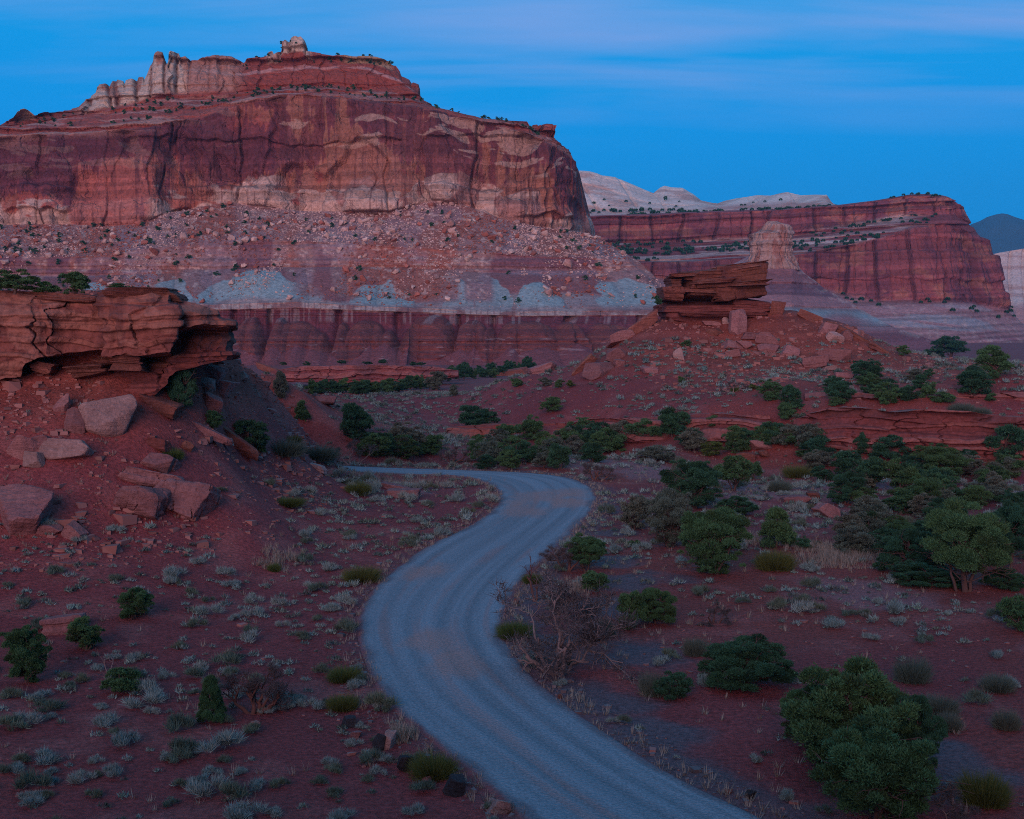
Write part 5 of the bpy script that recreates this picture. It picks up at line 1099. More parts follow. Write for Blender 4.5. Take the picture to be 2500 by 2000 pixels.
LAND = []          # (u, v, short phrase) landmarks used to describe the small plants near them
PLANT_SPOTS = []
ON_ROCK = {(28, 712): 81.5, (112, 716): 83, (180, 722): 83, (293, 712): 84, (1606, 746): 203}     # trees rooted on top of the rocks
def tree(name, label, cat, u, v, w, h, shape, leaf, var=0, group=None, Y=None, mark=None, rot=None):
    Y = ON_ROCK.get((u, v), Y)
    p = hit(u, v) if Y is None else at(u, v, Y)
    s = p[1] / FPX; k_ = 1.06 if w > 105 else 1.2; W, H = w * s * k_, h * s * (k_ * 0.5 + 0.53)
    px_ = max(w, h)
    lod = 0 if px_ > 105 else 1 if px_ > 52 else 2
    crown, trunk = tree_meshes(shape, var, lod, leaf, name)
    e = link(name, None, loc=(p[0], p[1] + 0.15 * W, p[2] - 0.04 * H), rotz=(u * 0.37 + v * 0.11) % 6.28 if rot is None else rot, scale=(W, W * 0.9, H))
    tag(e, label, cat, group)
    link("crown", crown, e)
    if trunk: link("trunk", trunk, e)
    PLANT_SPOTS.append((p[0], p[1], 0.42 * W))
    if mark: LAND.append((u, v, w, h, mark))
    return e
JN, PN = "juniper_tree", "pinyon_tree"
GJ = "junipers and pinyons of the valley"
J, Pn, Gy, Br = L_JUN, L_PIN, L_GREY, L_BRUSH
TREES = [
 # name, label, u, v(foot), w, h, shape, leaf, var, mark
 (JN, "largest juniper in the picture, a dense dark mass at the lower right", 2085, 1905, 400, 312, 'round', J, 1, "largest juniper"),
 (JN, "dark green juniper in front of the largest juniper, cut by the bottom edge", 2165, 2035, 400, 300, 'round', J, 2, "front bottom-edge juniper"),
 (JN, "left shoulder of the juniper mass at the lower right, with bare grey twigs below", 1990, 1835, 210, 175, 'round', J, 130, None),
 (JN, "right shoulder of the juniper mass, behind the front bottom-edge juniper", 2245, 1905, 170, 235, 'round', Pn, 131, None),
 (PN, "broad dark glossy-leaved shrub tree left of and behind the largest juniper", 1830, 1690, 245, 160, 'wide', Pn, 3, "broad dark shrub tree"),
 (JN, "big olive green juniper with grey dead twigs left of the cone-shaped juniper", 1745, 1408, 215, 188, 'round', J, 4, "big olive juniper"),
 (JN, "dense bright cone-shaped juniper standing in pale grass", 1900, 1338, 98, 94, 'cone', J, 5, "cone-shaped juniper"),
 (JN, "small dark juniper touching the right side of the cone-shaped juniper", 1965, 1346, 46, 36, 'round', Pn, 6, None),
 (JN, "big spreading juniper with a thick bare twisted trunk at the right", 2368, 1452, 225, 222, 'raised', J, 7, "juniper with the bare trunk"),
 (PN, "dark tree with a bare black trunk at the right edge, behind the bare-trunked juniper", 2475, 1392, 130, 165, 'raised', Pn, 8, None),
 (PN, "wide dark pinyon left of the juniper with the bare trunk", 2230, 1405, 165, 135, 'wide', Pn, 9, "wide dark pinyon"),
 (PN, "low dark shrub growth in the shade under the wide dark pinyon", 2270, 1432, 190, 58, 'wide', Pn, 10, None),
 (PN, "low dark shrub right of the foot of the bare-trunked juniper", 2455, 1440, 110, 62, 'wide', Pn, 11, None),
 (JN, "small round bush on the sage flat left of the wide dark pinyon", 2152, 1396, 40, 26, 'round', Pn, 12, None),
 (JN, "rounded juniper half cut by the right edge above the open red ground", 2490, 1545, 100, 92, 'round', J, 13, "juniper cut by the right edge"),
 (JN, "dense upright green juniper right of the bare tree", 1542, 1543, 82, 100, 'round', J, 14, "dense green juniper by the bare tree"),
 (JN, "arched juniper with bare lower limbs behind the dense green one", 1600, 1528, 115, 110, 'wide', J, 15, None),
 (JN, "low green shrub in front of the broad dark shrub tree", 1648, 1708, 95, 76, 'wide', Pn, 16, "low green shrub"),
 (JN, "green-topped juniper behind the bare tree at the road edge", 1432, 1398, 112, 92, 'raised', J, 17, "green-topped juniper"),
 (JN, "bright green bushy juniper between the bare tree and the green-topped juniper", 1450, 1448, 84, 54, 'round', J, 18, None),
 (JN, "dark juniper filling the left edge of the picture", 58, 1672, 140, 150, 'round', J, 19, "dark juniper at the left edge"),
 (JN, "olive juniper with a dead side right of the layered slab at left", 205, 1592, 98, 86, 'round', J, 20, "olive juniper by the layered slab"),
 (JN, "round juniper with pale dead twigs on its right, alone on the sage slope", 318, 1516, 114, 84, 'round', J, 21, "round juniper on the sage slope"),
 (JN, "ragged small juniper with dead twigs below the olive juniper", 292, 1694, 92, 74, 'wide', J, 22, "ragged small juniper"),
 (JN, "narrow upright juniper left of the big leafless bush", 512, 1766, 74, 112, 'cone', J, 23, "narrow upright juniper"),
 (JN, "tall juniper standing in front of the sandstone outcrop", 440, 1000, 84, 128, 'tall', Pn, 24, "tall juniper at the outcrop"),
 (PN, "leaning pinyon with open limbs on top of the outcrop at the left edge", 28, 712, 104, 62, 'wide', J, 25, None),
 (PN, "low pinyon between the two taller trees on top of the outcrop", 112, 716, 60, 34, 'wide', J, 26, None),
 (JN, "dense upright juniper on top of the outcrop", 180, 722, 76, 62, 'round', J, 27, None),
 (JN, "low green bush on the outcrop behind the rounded cap slab", 293, 712, 64, 24, 'wide', J, 28, None),
 (JN, "grey-green rounded shrub on the crest right of the outcrop", 683, 974, 46, 62, 'tall', Gy, 29, "grey-green crest shrub"),
 (JN, "upright dark shrub below the grey-green one on the crest", 736, 1033, 42, 50, 'tall', J, 30, None),
 (JN, "dark bush beside the plank-shaped slab on the left slope", 518, 1046, 56, 46, 'round', J, 31, None),
 (PN, "loose dark pinyon hanging over the slope foot right of the big red slab", 606, 1094, 94, 80, 'wide', Pn, 32, "loose dark pinyon"),
 (JN, "small bright green bush at the foot of the loose dark pinyon", 635, 1108, 42, 34, 'round', J, 33, None),
 (JN, "big rounded juniper at the left end of the tree row behind the road", 868, 1086, 98, 104, 'round', Pn, 34, "big juniper of the tree row"),
 (JN, "dark juniper right of the big rounded one, over a leaning dead limb", 935, 1118, 72, 62, 'round', Pn, 35, None),
 (JN, "wide dark juniper third in the tree row behind the road", 980, 1116, 90, 58, 'wide', Pn, 36, None),
 (JN, "rounded juniper standing alone right of the dark pair in the tree row", 1054, 1114, 64, 58, 'round', J, 37, None),
 (JN, "dark dome-shaped juniper on the thin ledge left of the butte hill", 1168, 1063, 104, 74, 'round', Pn, 38, "dome-shaped ledge juniper"),
 (JN, "grey-green brushy tree left of the thicket at the road bend", 1192, 1140, 70, 70, 'round', Gy, 39, None),
 (JN, "tall green juniper in the left of the thicket at the road bend", 1240, 1098, 78, 66, 'round', J, 40, None),
 (JN, "dark juniper low in the middle of the thicket", 1262, 1132, 84, 66, 'wide', Pn, 41, "thicket at the road bend"),
 (JN, "leafy juniper at the top of the thicket under the thin ledge", 1298, 1078, 74, 62, 'round', J, 42, None),
 (JN, "olive juniper in the front of the thicket", 1330, 1122, 66, 66, 'round', J, 43, None),
 (JN, "dark juniper at the front right of the thicket by the road", 1366, 1148, 62, 72, 'round', Pn, 44, None),
 (JN, "juniper with a yellowish crown at the right of the thicket", 1398, 1110, 72, 60, 'round', J, 45, None),
 (JN, "upper right juniper of the thicket beside the undercut ledge", 1420, 1075, 76, 62, 'round', J, 46, None),
 (JN, "blue-green juniper at the far right of the thicket", 1462, 1098, 82, 68, 'round', Pn, 47, None),
 (JN, "broad juniper spreading in front of the undercut ledge", 1580, 1078, 102, 62, 'wide', J, 48, "undercut-ledge juniper"),
 (JN, "taller juniper right of the broad one at the undercut ledge", 1645, 1070, 88, 74, 'round', Pn, 49, None),
 (JN, "low grey-green shrub spread in front of the broad juniper", 1605, 1128, 90, 42, 'wide', Gy, 50, None),
 (JN, "light green globe-shaped shrub alone on the pink bare rock", 1738, 1116, 66, 42, 'round', Br, 51, "globe-shaped shrub"),
 (JN, "olive juniper under the undercut ledge above the globe-shaped shrub", 1748, 1058, 68, 46, 'round', J, 52, None),
 (JN, "dark juniper right of the olive one under the undercut ledge", 1802, 1060, 64, 46, 'round', Pn, 53, None),
 (PN, "tall dark pinyon right of the globe-shaped shrub", 1812, 1104, 74, 66, 'round', Pn, 54, None),
 (JN, "grey-green juniper at the left of the trees above the rounded red boulder", 1892, 1078, 84, 46, 'wide', J, 55, None),
 (JN, "long crowned juniper right of the rounded red boulder", 1962, 1092, 96, 52, 'wide', J, 56, None),
 (JN, "juniper at the corner where the long ledge begins", 1925, 1030, 54, 52, 'round', J, 57, None),
 (JN, "small juniper right of the corner juniper at the long ledge", 1958, 1042, 44, 40, 'round', Gy, 58, None),
 (JN, "leafy juniper on the slope above the ledge corner, left of a pair", 1882, 982, 66, 52, 'round', J, 59, None),
 (JN, "dark juniper of the pair on the slope above the ledge corner", 1936, 1006, 66, 66, 'round', Pn, 60, None),
 (JN, "dark green juniper in the gully in front of the long ledge's left end", 1996, 1128, 90, 62, 'round', Pn, 61, None),
 (JN, "round green juniper on the sage slope at the foot of the red hill", 1345, 1010, 58, 42, 'round', J, 62, "round juniper under the red hill"),
 (JN, "dense dark round juniper at the right foot of the butte hill", 2124, 930, 80, 54, 'round', Pn, 64, "hill-foot juniper"),
 (JN, "low green bush in front of the dark round juniper at the hill foot", 2128, 942, 56, 26, 'wide', J, 65, None),
 (PN, "black-green pinyon on the skyline right of the butte hill", 2325, 864, 76, 52, 'raised', Pn, 66, "skyline pinyon"),
 (PN, "lower pinyon at the left of the skyline pinyon", 2285, 864, 50, 34, 'wide', Pn, 67, None),
 (JN, "small juniper on the skyline at the end of the hill's right shoulder", 2208, 870, 32, 27, 'round', J, 68, None),
 (JN, "upright juniper near the right edge under the skyline", 2432, 922, 86, 76, 'round', J, 69, None),
 (JN, "large dark juniper below and left of the upright one near the right edge", 2386, 970, 96, 72, 'round', Pn, 70, "dark upper-shelf juniper"),
 (JN, "small olive bush right of the large dark juniper on the upper shelf", 2420, 981, 36, 22, 'round', J, 71, None),
 (JN, "grey-blue rounded juniper on the upper shelf of red beds", 2056, 985, 76, 54, 'round', Pn, 72, None),
 (JN, "yellow-green juniper on the upper shelf right of the grey-blue one", 2172, 990, 60, 58, 'round', J, 73, None),
 (JN, "dark juniper right of the yellow-green one on the upper shelf", 2218, 984, 56, 44, 'round', Pn, 74, None),
 (JN, "small juniper with two crowns in the row on the upper shelf", 2266, 976, 46, 44, 'round', J, 75, None),
 (JN, "last low juniper of the row on the upper shelf", 2304, 985, 54, 34, 'wide', J, 76, None),
 (JN, "big dark juniper at the right edge in front of the long ledge", 2462, 1132, 100, 92, 'round', Pn, 77, "right-edge ledge juniper"),
 (JN, "dark juniper standing against the middle of the long ledge", 2180, 1124, 100, 66, 'wide', Pn, 78, None),
 (JN, "small dark juniper tucked under the left half of the long ledge", 2108, 1112, 50, 56, 'round', Pn, 79, None),
 (JN, "tall green juniper of the wash, highest crown before the long ledge", 2305, 1176, 140, 96, 'round', J, 80, "tall green juniper of the wash"),
 (JN, "small round juniper right of the tall green one of the wash", 2362, 1132, 54, 38, 'round', Pn, 81, None),
 (JN, "green juniper left of the tall one of the wash", 2256, 1146, 70, 58, 'round', J, 82, None),
 (JN, "blue-green juniper in the left of the wash thicket", 2075, 1170, 92, 72, 'round', Pn, 83, None),
 (JN, "dark domed juniper in the centre left of the wash thicket", 2068, 1232, 110, 84, 'round', Pn, 84, "domed juniper of the wash"),
 (JN, "deep green juniper behind the domed one of the wash", 2128, 1196, 100, 80, 'round', Pn, 85, None),
 (JN, "grey-green juniper with feathery top in the middle of the wash", 2202, 1205, 96, 84, 'round', J, 86, None),
 (JN, "large grey-green juniper in the heart of the wash thicket", 2262, 1250, 124, 92, 'round', J, 87, "heart of the wash thicket"),
 (JN, "silvery half-dead shrub before the wash thicket", 2128, 1286, 100, 72, 'round', Gy, 88, "silvery shrub of the wash"),
 (JN, "dark green juniper low at the right of the wash thicket", 2312, 1285, 130, 80, 'wide', Pn, 89, None),
 (JN, "yellowish juniper right of the wash thicket", 2388, 1236, 72, 54, 'round', J, 90, None),
 (JN, "blue-green low shrub right of the yellowish juniper", 2438, 1224, 86, 38, 'wide', Gy, 91, None),
 (JN, "dark juniper at the right edge above the bare black trunk", 2488, 1262, 66, 70, 'round', Pn, 92, None),
 (JN, "big dark pinyon thicket behind the big olive juniper", 1700, 1244, 172, 136, 'round', Pn, 93, "dark pinyon clump"),
 (JN, "open limbed juniper right of the dark pinyon clump", 1792, 1200, 88, 78, 'raised', J, 94, None),
 (JN, "small green juniper at the right end of the open limbed one", 1842, 1172, 44, 42, 'round', J, 95, None),
 (JN, "low spreading dark juniper between the pinyon clump and the cone-shaped juniper", 1802, 1258, 116, 52, 'wide', Pn, 96, None),
 (JN, "grey-brown half-dead juniper left of the big olive juniper", 1640, 1340, 150, 150, 'round', Gy, 97, "half-dead juniper"),
 (JN, "small grey-brown juniper at the left of the half-dead one", 1552, 1296, 92, 88, 'round', Gy, 98, "small grey-brown juniper"),
 (JN, "thin grey shrub tree left of the dark pinyon clump", 1660, 1215, 62, 90, 'tall', Gy, 99, None),
 (JN, "small green bush left of the half-dead juniper's foot", 1552, 1335, 36, 18, 'wide', J, 100, None),
 (JN, "grey-green brushy bush of the far tree band", 1064, 953, 56, 48, 'round', Gy, 101, None),
 (JN, "small grey-green bush right of the brushy one of the far tree band", 1107, 968, 28, 30, 'round', Gy, 102, None),
 (JN, "small dark bush lowest on the sage flat left of the red hill", 1262, 946, 36, 24, 'round', J, 103, None),
 (JN, "brownish bush right of the small dark one on the sage flat", 1330, 946, 34, 24, 'round', Gy, 104, None),
 (JN, "round green bush in the middle of three on the sage flat", 1365, 949, 26, 22, 'round', J, 105, None),
 (JN, "bright green bush rightmost of three on the sage flat", 1393, 947, 24, 18, 'round', Br, 106, None),
 (JN, "bush on the bare front of the red hill above the tan boulder", 1676, 848, 26, 18, 'round', J, 107, None),
 (JN, "dark bush growing at the left foot of the butte's cap", 1606, 746, 24, 26, 'round', Pn, 108, None),
 (JN, "small green bush low on the front of the red hill", 1664, 938, 20, 18, 'round', J, 109, None),
 (JN, "bright green bush left of the leafy juniper above the ledge corner", 1838, 952, 26, 16, 'wide', Br, 110, None),
]

for nm, lab, u, v, w_, h_, sh, lf, var, mk in TREES:
    tree(nm, lab, "juniper" if nm == JN else "pinyon pine", u, v, w_, h_, sh, lf, var, GJ, mark=mk)
# the belts of trees between the hand-placed ones
rng = np.random.RandomState(15)
for n, us, vs_, ds, lab, grp in (
    (26, (1185, 1260, 1340, 1420, 1490), (1124, 1124, 1124, 1116, 1112), 24, "juniper packed in the thicket between the road bend and the thin ledge", "junipers of the road bend thicket"),
    (10, (905, 1000, 1100, 1180), (1108, 1112, 1112, 1118), 12, "low juniper filling the tree row behind the far stretch of road", "junipers filling the tree row"),
    (34, (2000, 2110, 2200, 2300, 2400, 2490), (1150, 1190, 1210, 1220, 1200, 1200), 48, "juniper crowded in the wash thicket below the long ledge", "junipers of the wash thicket"),
    (16, (1520, 1600, 1700, 1800, 1900, 2000), (1098, 1104, 1098, 1104, 1098, 1108), 16, "small juniper along the foot of the low ledges", "junipers along the ledge foot"),
    (12, (2020, 2150, 2300, 2440), (965, 960, 945, 960), 34, "juniper scattered over the shelves at the upper right", "junipers on the upper right shelves"),
    (14, (2080, 2200, 2330, 2450), (1330, 1330, 1345, 1340), 28, "dark juniper in the shade behind the bare-trunked juniper", "junipers behind the bare-trunked juniper")):
    for i in range(n):
        t_ = rng.rand() * (len(us) - 1); u = np.interp(t_, range(len(us)), us); v = np.interp(t_, range(len(us)), vs_) + rng.uniform(-1, 1) * ds
        w_ = rng.uniform(46, 88) * (1.25 if v > 1280 else 1.0) * (0.7 if v < 1000 else 1.0)
        tree([JN, PN][i % 5 == 4], lab, "juniper" if i % 5 != 4 else "pinyon pine", u, v, w_, w_ * rng.uniform(0.6, 0.92), ['round', 'round', 'wide'][i % 3], [Pn, J, Pn, J, Gy][rng.randint(5)] if rng.rand() < 0.85 else Gy, 120 + i % 7, grp)
# far tree bands: many overlapping crowns in front of the fluted cliffs
rng = np.random.RandomState(5)
for i in range(24):
    u = 762 + i * 12.5 + rng.uniform(-5, 5); v = 962 + rng.uniform(-4, 3) - max(0, (i - 12)) * 1.2
    tree(JN, "dark juniper crowded in the far tree band on the sage flat", "juniper", u, v, rng.uniform(30, 44), rng.uniform(22, 38), 'round', [Pn, J][i % 3 == 0], 111 + i % 4, "junipers of the far tree band")
for i in range(20):
    u = 1052 + i * 13 + rng.uniform(-5, 5); v = 932 - 0.09 * (u - 1052) + rng.uniform(-4, 4)
    tree(JN, "dark juniper in the far row left of the butte hill's rim slab", "juniper", u, v, rng.uniform(26, 40), rng.uniform(20, 42), 'round', [Pn, J][i % 4 == 0], 115 + i % 4, "junipers of the far row by the rim")
for i, (u, v, w_, h_) in enumerate([(748, 893, 18, 14), (833, 887, 20, 12), (895, 888, 30, 8), (935, 886, 22, 12), (1008, 892, 16, 12), (1028, 890, 24, 9), (690, 890, 20, 9), (735, 918, 20, 12)]):
    tree(JN, "tiny dark bush on the distant rim below the fluted cliffs", "juniper", u, v + 2, w_, h_, 'wide', Pn, 111 + i % 4, "bushes on the distant rim", Y=336)

# ---- leafless trees and bushes
def branching(r, base, direction, length, radius, depth, segs, spread=0.7, up=0.15, wob=0.22, kids=(2, 4)):
    d = np.asarray(direction, float); d = d / np.linalg.norm(d); k = 6 if depth > 1 else 4
    end = np.asarray(base) + d * length
    P = bend(r, base, end, k, wob); segs.append((P, np.linspace(radius, radius * 0.45, k)))
    if depth == 0: return
    for _ in range(r.randint(*kids) + (1 if depth == 1 else 0)):
        t = r.uniform(0.35, 1.0); i = t * (k - 1); a = P[int(i)] + (P[min(int(i) + 1, k - 1)] - P[int(i)]) * (i % 1)
        nd = d + r.normal(size=3) * spread + np.array([0, 0, up])
        branching(r, a, nd, length * r.uniform(0.5, 0.78), max(radius * 0.55 * (1.15 - 0.4 * t), 0.0036), depth - 1, segs, spread, up, wob, kids)
def bare(name, label, cat, u, v, h, seed, stems, mat, depth=4, mark=None, spread=0.7, group=None):
    p = hit(u, v); H = h * p[1] / FPX; r = np.random.RandomState(seed)
    trunk, twigs = [], []
    for dx, dz, fr, rad in stems:
        segs = []
        branching(r, (dx * 0.06, r.normal() * 0.03, -0.05), (dx, r.normal() * 0.25, dz), fr, rad, depth, segs, spread)
        for s in segs: (trunk if s[1][0] > rad * 0.4 else twigs).append(s)
    e = link(name, None, loc=tuple(p), scale=(H, H, H)); tag(e, label, cat, group)
    V, F = tubes(trunk, 7); link("trunk", mesh_np(name + "_trunk", V, F, None, True, mat), e)
    V, F = tubes(twigs, 4); link("branches", mesh_np(name + "_branches", V, F, None, True, DEAD if mat is not DEADR else DEADR), e)
    tips = np.array([sg[0][-1] for sg in twigs]); r2 = np.random.RandomState(seed + 1)
    if len(tips) > 60:      # the haze of fine dead twigs
        V, F, col = leaves(r2, tips, np.full(len(tips), 0.05), 5200, 0.075, 0.0032, up=0.25, shell=1.0)
        V[:, 2] = np.maximum(V[:, 2], 0.0); link("twigs", mesh_np(name + "_twigs", V, F, col, False, L_TWIG), e)
    PLANT_SPOTS.append((p[0], p[1], 0.12 * H))
    if mark: LAND.append((u, v, h * 0.5, h, mark))
bare("dead_tree", "tall bare dead juniper with several grey trunks at the inner bend of the road", "dead tree", 1362, 1648, 300, 201, [(-0.35, 0.9, 0.40, 0.024), (0.02, 1.0, 0.46, 0.029), (0.2, 1.0, 0.42, 0.024), (0.68, 0.75, 0.42, 0.018), (0.42, 0.9, 0.38, 0.018)], DEAD, 5, "bare dead tree")
bare("dead_tree", "low limb of a dead juniper reaching left over the sagebrush at the road edge", "dead tree", 1350, 1640, 150, 202, [(-0.75, 0.65, 0.55, 0.05)], DEAD, 3)
bare("dead_tree", "thin twisted dark snag standing against the road", "dead tree", 1305, 1468, 125, 203, [(-0.25, 1.0, 0.55, 0.035), (0.15, 0.8, 0.35, 0.025)], DEADR, 3, "twisted dark snag")
bare("dead_tree", "brown leafless juniper behind the dead tree, beside the road", "dead tree", 1385, 1395, 90, 204, [(-0.5, 0.8, 0.45, 0.05), (0.2, 1.0, 0.5, 0.05), (0.6, 0.7, 0.4, 0.04)], DEADR, 4)
bare("dead_shrub", "large leafless grey bush with a gnarled red stem on the left slope", "dead bush", 620, 1742, 150, 205, [(-0.8, 0.7, 0.40, 0.045), (-0.25, 1.0, 0.42, 0.045), (0.3, 0.95, 0.42, 0.05), (0.85, 0.6, 0.42, 0.045), (0.55, 0.8, 0.4, 0.04)], DEADR, 4, "large leafless bush", 0.65)
bare("dead_shrub", "small black leafless bush on open ground right of the dense green juniper", "dead bush", 1742, 1522, 72, 206, [(-0.5, 0.9, 0.45, 0.05), (0.2, 1.0, 0.5, 0.05), (0.8, 0.6, 0.5, 0.04)], DEADR, 3, "small black leafless bush")
bare("dead_shrub", "pale bare twigs at the bottom edge right of the largest juniper", "dead bush", 2325, 2012, 110, 207, [(-0.5, 0.9, 0.45, 0.022), (0.1, 1.0, 0.5, 0.022), (0.6, 0.8, 0.45, 0.02)], DEAD, 3, "pale bare twigs")
bare("dead_shrub", "drooping brown leafless bush where the road curves", "dead bush", 1452, 1172, 64, 208, [(-0.4, 0.9, 0.4, 0.05), (0.3, 0.9, 0.4, 0.05), (0.9, 0.4, 0.45, 0.045)], DEADR, 4, "drooping brown bush")
bare("dead_shrub", "leafless grey bush in front of the big juniper of the tree row", "dead bush", 855, 1134, 66, 209, [(-0.7, 0.7, 0.45, 0.05), (0.1, 1.0, 0.45, 0.045), (0.9, 0.5, 0.5, 0.045)], DEAD, 4)
bare("dead_shrub", "brown leafless bush left of the thicket at the road bend", "dead bush", 1105, 1134, 52, 210, [(-0.6, 0.8, 0.4, 0.05), (0.2, 1.0, 0.45, 0.05), (0.8, 0.6, 0.45, 0.045)], DEADR, 4)
bare("dead_shrub", "grey leafless bush on the sage slope under the butte hill", "dead bush", 1790, 958, 40, 211, [(-0.8, 0.6, 0.5, 0.045), (0.0, 1.0, 0.5, 0.045), (0.8, 0.6, 0.5, 0.045)], DEAD, 3)
bare("dead_shrub", "white twisted dead branches in the heart of the wash thicket", "dead bush", 2305, 1195, 74, 212, [(-0.4, 0.8, 0.45, 0.04), (0.4, 0.9, 0.5, 0.045)], DEAD, 3)
bare("dead_shrub", "dead twigs beside the ragged small juniper", "dead bush", 262, 1640, 70, 213, [(-0.2, 1.0, 0.5, 0.02), (0.3, 1.0, 0.5, 0.02)], DEAD, 2)

# ---- brush, sagebrush, grass
def tuft_mesh(name, seed, n, ln, wd, leaf, spread=0.9, dome=0.5):
    r = np.random.RandomState(seed)
    a = r.rand(n) * 2 * math.pi; q = 0.30 * np.sqrt(r.rand(n)); base = np.stack([q * np.cos(a), q * np.sin(a), 0 * q], 1)
    lump = 0.72 + 0.5 * n2(np.cos(a) * 1.5 + seed, np.sin(a) * 1.5, seed % 40)
    d = np.stack([np.cos(a) * spread * (q / 0.3) ** 0.7, np.sin(a) * spread * (q / 0.3) ** 0.7, 0.45 + 0.75 * r.rand(n)], 1) + r.normal(size=(n, 3)) * 0.25
    d /= np.linalg.norm(d, axis=1, keepdims=True)
    d[:, 2] = np.abs(d[:, 2])
    tip = base + d * (ln * lump * (0.55 + 0.6 * r.rand(n)))[:, None] * np.array([1, 1, dome * 2])
    st = base + (tip - base) * (0.55 * r.rand(n))[:, None]; st[: n // 4, 2] = -0.03
    s = np.cross(tip - st, r.normal(size=(n, 3))); s /= np.linalg.norm(s, axis=1, keepdims=True) + 1e-9
    w_ = wd * (0.6 + 0.8 * r.rand(n))[:, None]
    V = np.stack([st - s * w_, st + s * w_, tip], 1)
    tone = (0.6 + 0.8 * r.rand(n)); col = np.stack([tone * (0.95 + 0.2 * r.rand(n)), tone, tone], 1)
    return V.reshape(-1, 3), np.arange(3 * n).reshape(-1, 3), np.repeat(col, 3, 0)
BRUSH = []
for i in range(3):
    BRUSH.append(mesh_np("brush", *tuft_mesh("brush", 300 + i, 3200, 0.62, 0.0065, L_BRUSH, 1.0, 0.62), False, L_BRUSH))
BRUSHG = mesh_np("brush", *tuft_mesh("brush", 310, 2800, 0.62, 0.007, L_GREY, 1.0, 0.62), False, L_GREY)
for u, v, w_, h_, i, lab, mk in [
    (880, 1422, 74, 42, 0, "olive green dome of brush on the bank left of the road", "olive brush dome on the bank"), (1058, 1902, 92, 64, 1, "dark green roadside bush among the black boulders", "roadside bush"),
    (1895, 1393, 80, 54, 2, "bright yellow-green brush below the cone-shaped juniper", "yellow-green brush"), (2412, 1968, 104, 86, 0, "yellow-green brush at the lower right corner", "lower-right yellow brush"),
    (710, 1082, 40, 20, 1, "bright green low bush alone on the flat right of the loose dark pinyon", "bright low bush"), (1256, 1560, 74, 46, 2, "yellowish brush at the road edge left of the bare dead tree", "yellowish roadside brush"),
    (700, 1236, 66, 24, 0, "flat green brush on the sage slope below the log-like rock", "flat green brush"), (420, 1122, 44, 30, 1, "green bush at the top of the tilted purple-red stack", None), (2435, 1148, 38, 26, 2, "yellow bush right of the dark juniper before the ledge", None),
    (1952, 1166, 60, 32, 0, "yellow-green brush right of the wash's red bare ground", None), (840, 1665, 70, 36, 1, "olive brush on the left verge of the road", "olive verge brush"), (835, 1735, 66, 42, 2, "second olive brush farther down the left verge", None),
    (668, 1395, 26, 22, 1, "small dark brush among the pale grass stalks", None), (1795, 956, 18, 12, 0, "tiny yellow brush above the undercut ledge", None), (872, 1208, 50, 34, 1, "grey-olive brush by the flat pink slab", None), (1300, 1424, 40, 26, 0, "tan brush tuft at the inside of the lower bend", None)]:
    p = hit(u, v); s = p[1] / FPX
    o = link("brush_bush", BRUSH[i], loc=(p[0], p[1] + 0.2 * w_ * s, p[2] - 0.02), rotz=u * 0.7, scale=(w_ * s, w_ * s, h_ * s * 1.35)); tag(o, lab, "bush", "green brush bushes")
    PLANT_SPOTS.append((p[0], p[1], 0.4 * w_ * s))
    if mk: LAND.append((u, v, w_, h_, mk))
for u, v, w_, h_, lab in [(1475, 1556, 52, 52, "blue-grey bush left of the dense green juniper by the bare tree"), (1598, 1700, 60, 66, "grey-green bush left of the low green shrub"), (1698, 1602, 46, 52, "slender grey bush left of the broad dark shrub tree"), (2232, 1668, 72, 70, "grey twiggy bush behind the largest juniper's right top"),
                          (2350, 1010, 56, 30, "blue-grey sage bush on the upper shelf"), (2395, 1017, 46, 26, "blue-green bush right of the blue-grey one on the upper shelf"), (1905, 1200, 50, 32, "grey rounded bush on the bare red ground left of the low bedrock"), (690, 1112, 90, 44, "grey bushes spread where the left slope meets the flat"), (770, 1124, 92, 40, "grey-green bush mass left of the tree row"), (2298, 1745, 74, 52, "grey sage bush right of the largest juniper"), (2318, 1785, 60, 50, "blue-grey spiky bush right of the largest juniper"), (2440, 1690, 70, 46, "dark grey-green bush on the red ground at far right"), (2462, 1782, 60, 54, "grey spiky bush near the right edge")]:
    p = hit(u, v); s = p[1] / FPX
    o = link("grey_bush", BRUSHG, loc=(p[0], p[1] + 0.2 * w_ * s, p[2] - 0.02), rotz=u * 0.7, scale=(w_ * s, w_ * s, h_ * s * 1.35)); tag(o, lab, "bush", "grey bushes")
    PLANT_SPOTS.append((p[0], p[1], 0.4 * w_ * s))

def sage_mesh(seed, n, ln, wd):
    r = np.random.RandomState(seed); m = r.randint(7, 13)
    a = r.rand(m) * 6.28; q = 0.36 * np.sqrt(r.rand(m)); C = np.stack([q * np.cos(a), q * np.sin(a), 0.05 + 0.20 * (1 - (q / 0.42) ** 2) * (0.5 + 0.5 * r.rand(m))], 1)
    V, F, col = leaves(r, C, r.uniform(0.06, 0.15, m), n, ln, wd, up=0.85, squash=1.0, shell=0.95)
    V[:, 2] = np.maximum(V[:, 2], -0.02)
    return V, F, col
L_SAGEG = leaf_mat("green_sage_foliage", (0.085, 0.155, 0.125), second=(0.13, 0.19, 0.13))
SAGE = [mesh_np("sagebrush", *sage_mesh(400 + i, 900, 0.19, 0.0085), False, L_SAGE if i % 3 else L_SAGEG) for i in range(7)]
lowV, lowF, lowC = zip(*[sage_mesh(450 + i, 60, 0.26, 0.036) for i in range(5)])
rng = np.random.RandomState(77)
def scatter(n, y0, y1, azd):
    y = np.sqrt(rng.uniform(y0 ** 2, y1 ** 2, n)); x = np.tan(np.radians(rng.uniform(-azd, azd, n))) * y
    return x, y
